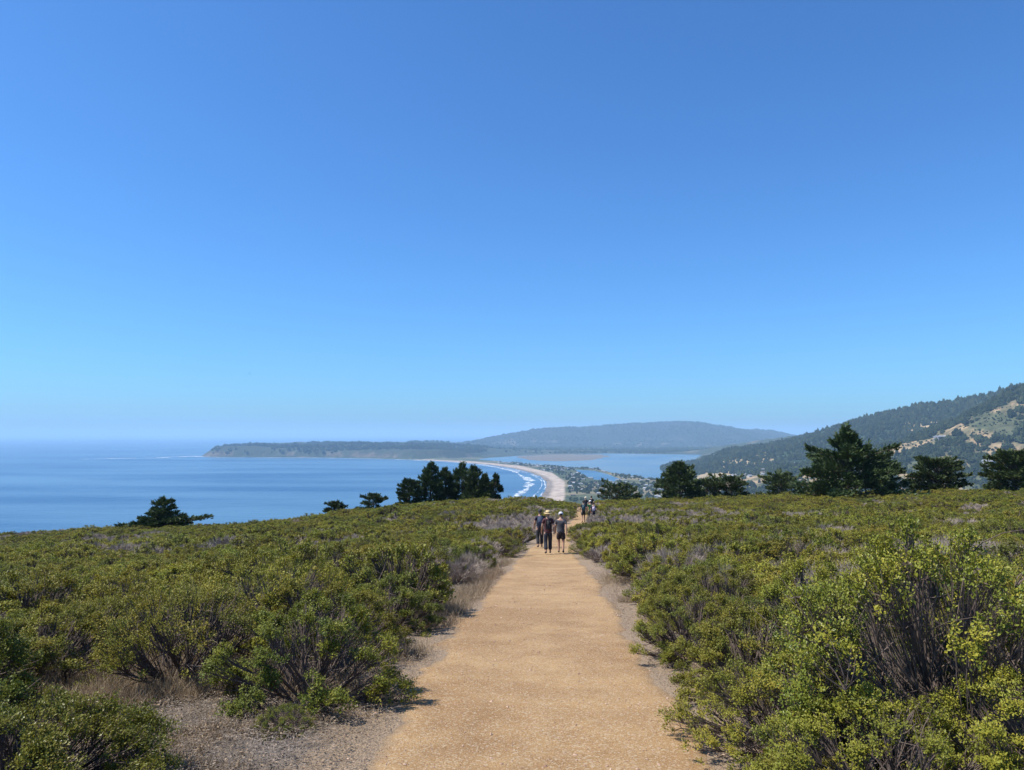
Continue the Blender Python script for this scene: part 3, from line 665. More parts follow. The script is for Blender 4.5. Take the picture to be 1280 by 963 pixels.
# the rest: one object
def scatter(name, P, rot, scl, index, protos, kinds=None):
    col_ = bpy.data.collections.new(name + '_forms')
    for i, meshes in enumerate(protos):
        o = bpy.data.objects.new('%s_form_%02d' % (name, i), meshes); col_.objects.link(o)
    me = bpy.data.meshes.new(name); me.vertices.add(len(P)); me.vertices.foreach_set('co', np.asarray(P, np.float32).ravel())
    a = me.attributes.new('rot', 'FLOAT_VECTOR', 'POINT'); a.data.foreach_set('vector', np.asarray(rot, np.float32).ravel())
    a = me.attributes.new('scl', 'FLOAT_VECTOR', 'POINT'); a.data.foreach_set('vector', np.asarray(scl, np.float32).ravel())
    a = me.attributes.new('idx', 'INT', 'POINT'); a.data.foreach_set('value', np.asarray(index, np.int32))
    me.update()
    o = link(name, me)
    ng = bpy.data.node_groups.new(name, 'GeometryNodeTree')
    ng.interface.new_socket('Geometry', in_out='INPUT', socket_type='NodeSocketGeometry'); ng.interface.new_socket('Geometry', in_out='OUTPUT', socket_type='NodeSocketGeometry')
    gi = ng.nodes.new('NodeGroupInput'); go = ng.nodes.new('NodeGroupOutput')
    ip = ng.nodes.new('GeometryNodeInstanceOnPoints'); ci = ng.nodes.new('GeometryNodeCollectionInfo')
    ci.inputs[0].default_value = col_; ci.inputs[1].default_value = True; ci.inputs[2].default_value = True
    def att(nm, typ):
        na = ng.nodes.new('GeometryNodeInputNamedAttribute'); na.data_type = typ; na.inputs[0].default_value = nm; return na.outputs[0]
    L = ng.links
    L.new(gi.outputs[0], ip.inputs['Points']); L.new(ci.outputs[0], ip.inputs['Instance']); ip.inputs['Pick Instance'].default_value = True
    L.new(att('idx', 'INT'), ip.inputs['Instance Index'])
    er = ng.nodes.new('FunctionNodeEulerToRotation'); L.new(att('rot', 'FLOAT_VECTOR'), er.inputs[0]); L.new(er.outputs[0], ip.inputs['Rotation'])
    L.new(att('scl', 'FLOAT_VECTOR'), ip.inputs['Scale'])
    L.new(ip.outputs[0], go.inputs[0])
    md = o.modifiers.new('scatter', 'NODES'); md.node_group = ng
    return o
def join_meshes(name, a, b_):
    """leaf mesh + stem mesh into one mesh with two materials"""
    def arr(me):
        v = np.empty(len(me.vertices) * 3, np.float32); me.vertices.foreach_get('co', v)
        f = np.empty(len(me.loops), np.int32); me.loops.foreach_get('vertex_index', f)
        return v.reshape(-1, 3), f.reshape(-1, 4)
    if a is None: return b_
    v1, f1 = arr(a); v2, f2 = arr(b_)
    lv = np.zeros(len(v1), np.float32); a.attributes['lv'].data.foreach_get('value', lv)
    tp = np.zeros(len(v1), np.float32); a.attributes['tip'].data.foreach_get('value', tp)
    z = np.zeros(len(v2), np.float32)
    return mesh_np(name, np.concatenate([v1, v2]), [np.concatenate([f1, f2 + len(v1)])], [a.materials[0], b_.materials[0]], {'lv': np.concatenate([lv, z]), 'tip': np.concatenate([tp, z])}, mat_idx=np.concatenate([np.zeros(len(f1)), np.ones(len(f2))]))
rest = np.array([i for i in order if i not in indiv])
protos = [join_meshes('m%d' % i, *m_) for i, m_ in enumerate(MIDS)] + [DEADF[0][1], DEADF[1][1]] + [join_meshes('f%d' % i, *m_) for i, m_ in enumerate(FAR)]
rx, ry = x[rest], y[rest]; dist = np.hypot(rx, ry)
ri = rng.integers(0, 1000, len(rest))
idxs = np.where(isdead[rest], 5 + ri % 2, np.where(dist < 38, ri % 5, 7 + ri % 4))
P = np.stack([rx, ry, G(rx, ry) - .03], 1)
rot = np.stack([rng.uniform(-.1, .1, len(rest)), rng.uniform(-.1, .1, len(rest)), rng.uniform(0, 6.28, len(rest))], 1)
sc_ = size[rest][:, None] * np.stack([np.ones(len(rest)), np.ones(len(rest)), rng.uniform(.7, 1.05, len(rest)) * np.interp(dist, [0, 40, 90], [1, .9, .8])], 1)
print('shrubs individual', len(cand), 'rest', len(rest))
tag(scatter('scrub', P, rot, sc_, idxs, protos), 'dense low olive-green coastal scrub covering the ridge top out to its brow', 'scrub', kind='stuff')

# ------------------------------------------------------------------ dry grass, litter, pebbles
rng = np.random.default_rng(21)
def blades(Pc, n_per, hgt, spread, rng, wid=.004, lean=.5):
    N = len(Pc) * n_per
    base = np.repeat(Pc, n_per, 0) + np.c_[rng.normal(0, 1, (N, 2)) * np.repeat(spread, n_per)[:, None], np.zeros(N)]
    base[:, 2] = G(base[:, 0], base[:, 1]) - .01
    h = np.repeat(hgt, n_per) * rng.uniform(.4, 1.1, N)
    D = unit(np.c_[rng.normal(0, lean, (N, 2)), np.ones(N)])
    mid_ = base + D * (h * .55)[:, None]
    tip_ = mid_ + unit(D + np.c_[rng.normal(0, lean * .8, (N, 2)), -np.ones(N) * .15]) * (h * .5)[:, None]
    S = unit(np.c_[rng.normal(0, 1, (N, 2)), np.zeros(N)]) * wid * .5
    v = np.stack([base - S, base + S, mid_ + S * .7, mid_ - S * .7, tip_ + S * .2, tip_ - S * .2], 1).reshape(-1, 3)
    i = np.arange(N)[:, None] * 6
    q = np.concatenate([i + np.array([[0, 1, 2, 3]]), i + np.array([[3, 2, 4, 5]])])
    lv = np.repeat(rng.uniform(0, 1, N), 6)
    return v, q, lv
# tufts along path edges and in the clearing
def edge_pts(n_, y0, y1, side, dmin, dmax):
    yy = y0 + (y1 - y0) * rng.uniform(0, 1, n_) ** 1.3
    xx = pc(yy) + side * (pw(yy) + rng.uniform(dmin, dmax, n_))
    return xx, yy
ex1 = edge_pts(900, 5.5, 30, -1, .05, .8); ex2 = edge_pts(420, 4, 26, 1, .1, .7)
px_, py_ = rng.uniform(-5.6, -.6, 5000), rng.uniform(3.2, 9.2, 5000)
pm = inpoly(px_, py_, [(-1.2, 3), (-1.3, 6.9), (-1.7, 7.2), (-2.6, 8.2), (-3.6, 9.2), (-5.4, 8.6), (-5.4, 6.6), (-3.4, 5.9), (-2.9, 5.2), (-1.6, 3)])
px_, py_ = px_[pm][:1500], py_[pm][:1500]
dn = fbm(px_, py_, 1.2, 95, 2)
TX = np.concatenate([ex1[0], ex2[0], px_]); TY = np.concatenate([ex1[1], ex2[1], py_])
den = fbm(TX, TY, 1.6, 96, 3); kp = den > np.concatenate([np.full(len(ex1[0]), .47), np.full(len(ex2[0]), .56), np.where(py_ > 6.2, .28, .42)])
TX, TY = TX[kp], TY[kp]
hg = np.where(TY > 6.6, rng.uniform(.12, .30, len(TX)), rng.uniform(.03, .11, len(TX)))
v, q, lv = blades(np.c_[TX, TY, TX * 0], 46, hg, rng.uniform(.04, .10, len(TX)), rng, .005, .4)
tag(link('grass', mesh_np('grass', v, [q], [M['drygrass']], {'lv': lv, 'tip': lv * 0})), 'dry brown grass along the trail edges and in the small clearing', 'grass', kind='stuff')
# litter: small dead leaves and twigs lying on the clearing and verges
N = 80000
lx, ly = rng.uniform(-5.6, .0, N), rng.uniform(3.0, 8.6, N)
lm_ = (lx < pc(ly) - pw(ly) - rng.uniform(-.1, .5, N))
lx, ly = lx[lm_], ly[lm_]
ex = edge_pts(14000, 3.5, 22, 1, -.12, .9); ex_l = edge_pts(12000, 3.5, 24, -1, -.1, .8)
lx = np.concatenate([lx, ex[0], ex_l[0]]); ly = np.concatenate([ly, ex[1], ex_l[1]])
N = len(lx); Pp = np.c_[lx, ly, G(lx, ly) + rng.uniform(.035, .07, N)]
D = unit(np.c_[rng.normal(0, 1, (N, 2)), rng.normal(0, .25, N)]); Nm = unit(np.c_[rng.normal(0, .5, (N, 2)), np.ones(N)])
isT = rng.uniform(0, 1, N) < .5
Lf = np.where(isT, rng.uniform(.02, .11, N), rng.uniform(.010, .028, N)); Wf = np.where(isT, .004, Lf * .55)
v, q, a1, a2 = leaves(Pp, D, Nm, Lf, Wf, rng.uniform(0, 1, N), (rng.uniform(0, 1, N) > .85) * .9)
tag(link('leaf_litter', mesh_np('leaf_litter', v, [q], [M['litter']], {'lv': a1, 'tip': a2})), 'grey-brown litter of dead leaves and twigs beside the trail', 'litter', kind='stuff')
# pebbles
N = 15000
yy = 3.2 + 20 * rng.uniform(0, 1, N) ** 1.8
xx = pc(yy) + (pw(yy) + .45) * np.clip(rng.normal(0, .75, N), -1.05, 1.05)
sz_ = rng.uniform(.002, .0065, N) * (1 + 1.2 * (rng.uniform(0, 1, N) > .96)) * np.interp(yy, [3, 12], [1, 1.6])
O = np.array([[1, 0, 0], [-1, 0, 0], [0, 1, 0], [0, -1, 0], [0, 0, .7], [0, 0, -.7]])
vv = O[None] * rng.uniform(.6, 1.3, (N, 6, 1)) * sz_[:, None, None]
a_ = rng.uniform(0, 6.28, N); ca, sa = np.cos(a_)[:, None], np.sin(a_)[:, None]
vv = np.stack([vv[..., 0] * ca - vv[..., 1] * sa, vv[..., 0] * sa + vv[..., 1] * ca, vv[..., 2]], -1)
zz = G(xx, yy) + .02 + (fbm(xx, yy, .6, 72) - .5) * .025 + (fbm(xx * 2.2, yy, .28, 75, 2) - .5) * .016 + sz_ * .2
vv = vv + np.stack([xx, yy, zz], 1)[:, None]
fo = np.array([[0, 2, 4], [2, 1, 4], [1, 3, 4], [3, 0, 4], [2, 0, 5], [1, 2, 5], [3, 1, 5], [0, 3, 5]])
fc = (np.arange(N)[:, None, None] * 6 + fo[None]).reshape(-1, 3)
M['pebble'] = leafmat('pebble', (.24, .155, .09), (.50, .38, .25), (.5, .45, .4), trans=0, objvar=0, alt=(.40, .28, .17), alt2=(.30, .2, .12))
tag(link('gravel', mesh_np('gravel', vv.reshape(-1, 3), [fc], [M['pebble']], {'lv': np.repeat(rng.uniform(0, 1, N), 6), 'tip': np.zeros(N * 6)})), 'fine loose gravel scattered over the trail', 'gravel', kind='stuff')

# ------------------------------------------------------------------ trees on the ridge brow
def conifer(seed, H, Rr, profile, limbs=90, sprays=130, spl=.32, lean=0.0, droop=0.14, base_clear=.0, wind=(0, 0), ragged=.38, trunk_r=.16, zpow=1.0):
    rng = np.random.default_rng(seed)
    # trunk
    k = 9; tz = np.linspace(-.5, H * .97, k)
    TP = np.stack([lean * (tz / H) ** 2 * H + rng.normal(0, .02 * H, k) * (tz / H), rng.normal(0, .015 * H, k) * (tz / H), tz], 1)[None]
    tr = tubes(TP, (trunk_r * (1 - tz / H * .93))[None], 8)
    zf = base_clear + (1 - base_clear) * ((np.arange(limbs) + .5) / limbs) ** zpow; zf = np.clip(zf + rng.normal(0, .012, limbs), 0.01, .995)
    az = np.arange(limbs) * 2.39996 + rng.uniform(-.5, .5, limbs)
    lump = 1 + ragged * (rng.uniform(-1, 1, limbs) + .8 * np.sin(zf * 17 + seed) * rng.uniform(.3, 1, limbs))
    rl = Rr * np.interp(zf, profile[0], profile[1]) * lump
    rl = np.maximum(rl, .05 * Rr)
    dirx = np.cos(az); diry = np.sin(az)
    wf = 1 + wind[0] * dirx + wind[1] * diry
    rl = rl * wf
    b0 = np.stack([np.interp(zf * H, tz, TP[0, :, 0]), np.interp(zf * H, tz, TP[0, :, 1]), zf * H], 1)
    up = np.interp(zf, [0, .5, 1], [.04 - droop, .34, .7])
    b2 = b0 + np.stack([dirx * rl, diry * rl, rl * (up + rng.normal(0, .12, limbs))], 1)
    b1 = (b0 + b2) / 2 + np.stack([0 * rl, 0 * rl, rl * .10], 1)
    LPl = bez(b0, b1, b2, 6); LRl = np.linspace(1, .2, 6)[None] * (.02 + .012 * rl)[:, None]
    lb = tubes(LPl, LRl, 4)
    tv, tq = merge([tr, lb])
    # sprays
    N = limbs * sprays; pr_ = rl + .04 * Rr; li = np.sort(rng.choice(limbs, N, p=pr_ / pr_.sum()))
    s = 1 - rng.uniform(0, .80, N) ** 1.3
    f = s * 5; j = np.clip(f.astype(int), 0, 4); fr = (f - j)[:, None]
    Pl = LPl[li, j] * (1 - fr) + LPl[li, j + 1] * fr
    T = unit(LPl[li, j + 1] - LPl[li, j])
    side = unit(np.cross(T, np.array([0, 0, 1.]))) * rng.choice([-1, 1], N)[:, None]
    wdt = (rl[li] * .30 * np.clip(1.15 - s, .08, .8) + .05) * rng.uniform(0, 1, N)
    Pn = Pl + side * wdt[:, None] + T * (wdt * .55)[:, None] + np.c_[np.zeros((N, 2)), rng.normal(.05, .19, N) * (H / 8)]
    D = unit(T * .8 + side * rng.uniform(.1, .9, (N, 1)) + np.c_[rng.normal(0, .3, (N, 2)), rng.normal(.5, .4, N)])
    Nm = unit(rng.normal(0, .7, (N, 3)) + np.array([-.3, 0, .6]))
    Lf = spl * rng.uniform(.45, 1.2, N)
    clv = rng.uniform(0, 1, limbs)
    v, q_, a1, a2 = leaves(Pn, D, Nm, Lf, Lf * rng.uniform(.22, .42, N), .5 * clv[li] + .5 * rng.uniform(0, 1, N), (rng.uniform(0, 1, N) ** 3) * .8)
    return mesh_np('crown', v, [q_], [M['needle']], {'lv': a1, 'tip': a2}), mesh_np('trunk', tv, [tq], [M['trunk']])
CONE = ([0, .08, .25, .5, .75, .9, 1], [.75, 1, .95, .68, .38, .2, .05])
COL = ([0, .1, .35, .6, .8, .93, 1], [.75, 1, 1, .74, .42, .2, .05])
ROUND = ([0, .12, .35, .6, .8, .93, 1], [.75, .95, 1, .92, .7, .45, .15])
LOW = ([0, .06, .15, .3, .45, .7, .85, 1], [1.25, 1.2, .8, .5, .38, .3, .14, .03])
SPIRE = ([0, .08, .22, .45, .58, .66, .8, .9, 1], [.9, 1.05, .98, .68, .48, .33, .18, .09, .02])
TREES = [
 # (name, cat, u centre, v base, v top, dist, half width px, profile, seed, limbs, sprays, kwargs, label)
 ('windswept_cypress', 202, 655, 622, 92, 38, LOW, 1, 85, 130, dict(wind=(.12, 0), ragged=.4, zpow=1.9, base_clear=.02, droop=.04), 'low windswept dark cypress standing alone against the sea at far left'),
 ('small_conifer', 419, 644, 628, 100, 13, ROUND, 2, 45, 90, {}, 'small round dark conifer poking above the scrub, left of its taller neighbour'),
 ('small_conifer', 467, 642, 618, 100, 16, COL, 3, 50, 90, dict(ragged=.4), 'small pointed dark conifer just left of the big pine clump'),
 ('pine_tree', 512, 640, 601, 103, 15, ROUND, 4, 70, 130, {}, 'lowest dark pine at the left foot of the pine clump'),
 ('pine_tree', 538, 640, 576, 105, 17, COL, 5, 90, 130, {}, 'tall narrow pine with the pointed top at the left of the clump'),
 ('pine_tree', 557, 640, 583, 107, 15, COL, 6, 80, 130, {}, 'second tall pine of the clump with a notch of sky beside it'),
 ('pine_tree', 578, 638, 577, 109, 18, COL, 7, 90, 130, {}, 'tallest broad pine in the middle of the clump'),
 ('pine_tree', 593, 636, 581, 105, 15, COL, 8, 80, 130, {}, 'pine right of the tallest middle pine of the clump'),
 ('pine_tree', 607, 635, 592, 104, 12, COL, 9, 70, 120, {}, 'shorter pine near the right end of the clump'),
 ('pine_tree', 619, 633, 591, 106, 9, COL, 10, 60, 100, {}, 'slim pine at the right end of the clump beside the surf'),
 ('cypress_tree', 770, 628, 606, 118, 22, ROUND, 11, 60, 110, {}, 'low dark cypress behind the far hikers'),
 ('cypress_tree', 788, 628, 605, 122, 16, ROUND, 12, 50, 110, {}, 'small dark cypress between the far hikers and the triangular conifer'),
 ('fir_tree', 850, 620, 576, 104, 30, CONE, 13, 90, 140, dict(ragged=.28), 'triangular dark conifer standing in front of the lagoon shore'),
 ('cypress_tree', 885, 620, 601, 108, 20, ROUND, 14, 60, 110, {}, 'low bushy cypress touching the right side of the triangular conifer'),
 ('cypress_tree', 914, 620, 599, 108, 24, ROUND, 15, 60, 120, {}, 'bushy dark cypress in front of the golden field'),
 ('cypress_tree', 977, 620, 594, 108, 22, ROUND, 16, 60, 120, {}, 'rounded dark cypress left of the largest fir'),
 ('fir_tree', 1062, 632, 533, 88, 57, SPIRE, 17, 120, 190, dict(ragged=.5), 'largest dark fir with ragged pointed top and broad skirt, right of centre'),
 ('fir_tree', 1104, 620, 580, 96, 20, ROUND, 18, 60, 120, {}, 'shorter fir tucked against the right side of the largest fir'),
 ('cypress_tree', 1172, 622, 579, 98, 33, ROUND, 19, 100, 150, dict(ragged=.2), 'broad mounded cypress between the largest fir and the right edge'),
 ('cypress_tree', 1270, 622, 568, 92, 33, ROUND, 20, 110, 160, dict(ragged=.22), 'large dark cypress cut by the right edge of the photo'),
]
for nm, u, vb, vt, dd, hw, prof, seed, nl_, ns_, kw, lab in TREES:
    bp = at_dist(u, vb, dd); tp = at_dist(u, vt, dd)
    gz = float(G(bp[0], dd)); Hh = tp[2] - gz; Rw = hw / F * dd
    print(nm, u, 'ground', round(gz, 2), 'v-base z', round(bp[2], 2), 'H', round(Hh, 2))
    cm_, tm_ = conifer(900 + seed, Hh * .93, Rw * (.95 if 'ragged' in kw else .88), prof, nl_, ns_, .30 + .005 * hw, trunk_r=.05 + .018 * Hh, **kw)
    r = empty(nm, (bp[0], dd, gz)); part('crown', cm_, r); part('trunk', tm_, r)
    tag(r, lab, 'tree')

# ------------------------------------------------------------------ distant trees
import bmesh
def blobtree(seed, conic):
    bm = bmesh.new(); rr = random.Random(seed)
    bmesh.ops.create_icosphere(bm, subdivisions=3, radius=1)
    for v in bm.verts:
        c = v.co.copy(); a = 1 + .28 * math.sin(c.x * 5.1 + seed) * math.sin(c.y * 4.7 + seed * 2) + .22 * math.sin(c.z * 9 + seed) * math.cos(c.x * 8) + rr.uniform(-.13, .13)
        t = (c.z + 1) / 2
        wdt = (1 - t * .85) * 1.15 if conic else (1 - .35 * t)
        v.co = Vector((c.x * a * wdt, c.y * a * wdt, t * a * (1.0 if conic else .95)))
        v.co.x *= .45 if conic else .62; v.co.y *= .45 if conic else .62
    me = bpy.data.meshes.new('crown'); bm.to_mesh(me); bm.free(); me.materials.append(M['fartree']); return me
m, n, l, p = newmat('distant_tree')
oi = n.new('ShaderNodeObjectInfo'); rp = n.new('ShaderNodeValToRGB'); e = rp.color_ramp.elements
e[0].color = (.018, .028, .015, 1); e[1].color = (.055, .07, .032, 1); l.new(oi.outputs['Random'], rp.inputs[0]); l.new(rp.outputs[0], p.inputs['Base Color']); p.inputs['Roughness'].default_value = .95
p.inputs['Specular IOR Level'].default_value = .1
M['fartree'] = m
BT = [blobtree(i, i % 2 == 0) for i in range(6)]
rng = np.random.default_rng(77)
def zone_pts(n_, a0, a1, d0, d1, cond):
    a_ = rng.uniform(a0, a1, n_); d_ = np.sqrt(rng.uniform(d0 ** 2, d1 ** 2, n_))
    X, Y = a_ * d_, d_
    h, z = far_height(X, Y); k_ = cond(X, Y, h, z)
    return X[k_], Y[k_], land_z(X[k_], Y[k_])
def noisy(X, Y, sc__, seed, thr): return fbm(X, Y, sc__, seed, 4) + rng.uniform(-.06, .06, len(X)) > thr
sets = []
sets.append((zone_pts(34000, .2, .95, 2600, 5600, lambda X, Y, h, z: (z['a'] > 18) & (z['a'] >= z['b']) & noisy(X, Y, 180, 31, .30)), 15, 5, .8))
sets.append((zone_pts(22000, .34, .85, 1800, 3500, lambda X, Y, h, z: (z['b'] > z['a']) & (z['b'] > 4) & noisy(X, Y, 120, 44, .56)), 12, 4, .5))
sets.append((zone_pts(16000, .0, .7, 1500, 5600, lambda X, Y, h, z: (h > 1) & (z['a'] < 25) & (z['b'] < 25) & (poly_sdf(X, Y, SAND) < -15) & (np.min([-poly_sdf(X, Y, f_) for f_ in FIELDS], axis=0) > 0) & noisy(X, Y, 120, 47, .45)), 8, 3, .3))
sets.append((zone_pts(9000, .3, .8, 1700, 3600, lambda X, Y, h, z: (h > 2) & (z['b'] < 110) & (z['a'] < 60) & noisy(X, Y, 90, 147, .48) & (np.min([-poly_sdf(X, Y, f_) for f_ in FIELDS], axis=0) > 0)), 11, 4, .3))
sets.append((zone_pts(16000, .36, .85, 1900, 3300, lambda X, Y, h, z: (z['b'] > z['a']) & (z['b'] > 10) & noisy(X, Y, 60, 244, .50)), 3.6, 1.3, .0))
sets.append((zone_pts(14000, -.42, .25, 6500, 9200, lambda X, Y, h, z: (z['mt'] > 22) & noisy(X, Y, 250, 48, .41)), 17, 6, .3))
sets.append((zone_pts(26000, -.14, .45, 7600, 15500, lambda X, Y, h, z: (h > 2) & (z['md'] < -60) & noisy(X, Y, 300, 49, .42)), 15, 4, .4))
PP, SS, II = [], [], []
for (X, Y, h), hm, hs, pc_ in sets:
    print('distant trees', len(X))
    hh = np.clip(rng.normal(hm, hs, len(X)), hm * .4, hm * 2)
    PP.append(np.c_[X, Y, SEA + h - hh * .1]); SS.append(np.c_[hh * rng.uniform(.8, 1.3, len(X)), hh * rng.uniform(.8, 1.3, len(X)), hh])
    II.append(np.where(rng.uniform(0, 1, len(X)) < pc_, rng.integers(0, 3, len(X)) * 2, rng.integers(0, 3, len(X)) * 2 + 1))
PP = np.concatenate(PP); SS = np.concatenate(SS); II = np.concatenate(II)
tag(scatter('forest', PP, np.c_[np.zeros((len(PP), 2)), rng.uniform(0, 6.28, len(PP))], SS, II, BT), 'dark woods and groves covering the distant hills, spit and headland', 'forest', kind='stuff')
# separate trees dotted over the golden hillside at right
def far_tree(o=None):
    r = empty('hillside_tree')
    part('crown', BT[1], r)
    v_, q_ = tubes(np.array([[[0, 0, -.25], [0, 0, .1], [0, 0, .5]]]), np.array([[.05, .04, .02]]), 6)
    part('trunk', mesh_np('trunk', v_, [q_], [M['trunk']]), r)
    return r
(Xb, Yb, hb) = zone_pts(900, .5, .72, 2000, 3000, lambda X, Y, h, z: (z['b'] > z['a']) & (z['b'] > 60))
ft = far_tree(); nft = min(60, len(Xb))
for i in range(nft):
    o = ft if i == 0 else copy_tree(ft)
    s = rng.uniform(8, 17); o.location = (Xb[i], Yb[i], SEA + hb[i] + .1 * s); o.scale = (s * 1.1, s * 1.1, s); o.rotation_euler = (0, 0, rng.uniform(0, 6))
    tag(o, 'dark tree dotted alone on the dry grassy hillside at right', 'tree', 'lone trees on the golden hillside')

# ------------------------------------------------------------------ houses
WALLS = [simple('white_wall', (.42, .40, .37), .8), simple('tan_wall', (.36, .29, .21), .85), simple('grey_wall', (.26, .26, .26), .85)]
ROOFS = [simple('grey_roof', (.22, .22, .23), .7), simple('brown_roof', (.15, .11, .085), .8), simple('pale_roof', (.33, .33, .34), .6)]
GL = simple('window_glass', (.03, .04, .05), .15)
def boxq(x0, x1, y0, y1, z0, z1):
    v = [(x, y, z) for x in (x0, x1) for y in (y0, y1) for z in (z0, z1)]
    f = [(0, 1, 3, 2), (4, 6, 7, 5), (0, 4, 5, 1), (2, 3, 7, 6), (0, 2, 6, 4), (1, 5, 7, 3)]
    return v, f
def house(wm, rm, L=14, W=9, Hh=4, Rh=2.6):
    r = empty('house')
    v, f = boxq(-L / 2, L / 2, -W / 2, W / 2, -2, Hh)
    part('wall', mesh_np('wall', v, [np.array(f)], [wm]), r)
    e_ = .6; a, b_ = L / 2 + e_, W / 2 + e_; zb = Hh + .003 - .25
    v = [(-a, -b_, zb), (a, -b_, zb), (a, b_, zb), (-a, b_, zb), (-a, 0, zb + Rh), (a, 0, zb + Rh), (-a, -b_, zb - .2), (a, -b_, zb - .2), (a, b_, zb - .2), (-a, b_, zb - .2)]
    me = bpy.data.meshes.new('roof'); me.from_pydata(v, [], [(0, 1, 5, 4), (2, 3, 4, 5), (0, 4, 3), (1, 2, 5), (0, 6, 7, 1), (2, 8, 9, 3), (3, 9, 6, 0), (1, 7, 8, 2), (6, 9, 8, 7)]); me.materials.append(rm)
    part('roof', me, r)
    for sx in (-L * .28, L * .25):
        v, f = boxq(sx - 1.2, sx + 1.2, -W / 2 - .05, -W / 2 + .1, 1.0, 2.6)
        part('window', mesh_np('window', v, [np.array(f)], [GL]), r)
    return r
HP = [house(WALLS[0], ROOFS[0]), house(WALLS[1], ROOFS[1], 16, 10, 3.5, 2.2), house(WALLS[2], ROOFS[2], 18, 10, 3.5, 1.2), house(WALLS[0], ROOFS[2], 12, 9, 5.5, 2.5)]
used = [False] * 4
def put_house(x, y, lab, grp, k=None, s=1.0, rz=None):
    k = int(rng.integers(0, 4)) if k is None else k
    o = HP[k] if not used[k] else copy_tree(HP[k]); used[k] = True
    o.location = (x, y, SEA + float(land_z(np.array([x]), np.array([y]))[0])); o.rotation_euler = (0, 0, rng.uniform(-.6, .6) if rz is None else rz); o.scale = (s, s, s)
    tag(o, (['white-walled grey-roofed ', 'tan-walled brown-roofed ', 'grey-walled pale-roofed ', 'two-storey white pale-roofed '][k] if grp else '') + lab, 'house', grp)
    if grp is None and 'group' in o: del o['group']
# named ones
def ground_hit(u, v):
    d = ray(u, v); t = np.linspace(1300, 9000, 6000); X = d[0] * t; Y = d[1] * t; Z = EYE + d[2] * t
    k = np.argmax(Z < SEA + land_z(X, Y)); return float(X[k]), float(Y[k])
hx_, hy_ = ground_hit(1178, 549); put_house(hx_, hy_, 'long pale building high on the dry hillside at right', None, 2, 2.4, .1)
hx_, hy_ = ground_hit(1238, 583); put_house(hx_, hy_, 'wide pale-roofed building at the foot of the hill near the right edge', None, 3, 2.6, 0)
cnt = 0
for (X, Y, h), lab, grp, mx_ in (
    (zone_pts(2500, .26, .62, 2700, 4400, lambda X, Y, h, z: (h > 3) & (h < 75) & (np.min([-poly_sdf(X, Y, f_) for f_ in FIELDS], axis=0) > 0)), 'house in the village below the wooded hill', 'houses of the village below the hills', 110),
    (zone_pts(9000, -.03, .24, 2300, 5600, lambda X, Y, h, z: (h > 1.2) & (h < 12) & (poly_sdf(X, Y, SAND) < -12) & (poly_sdf(X, Y, SAND) > -420)), 'beach house in the rows along the sand spit', 'beach houses along the sand spit', 120),
    (zone_pts(3000, -.15, .12, 7000, 8600, lambda X, Y, h, z: (z['mt'] > 40)), 'house on the distant headland', 'houses on the distant headland', 24)):
    print(lab, len(X))
    for i in range(min(mx_, len(X))): put_house(float(X[i]), float(Y[i]), lab, grp, s=float(rng.uniform(.8, 1.3)) * (1.3 if mx_ == 24 else 1))

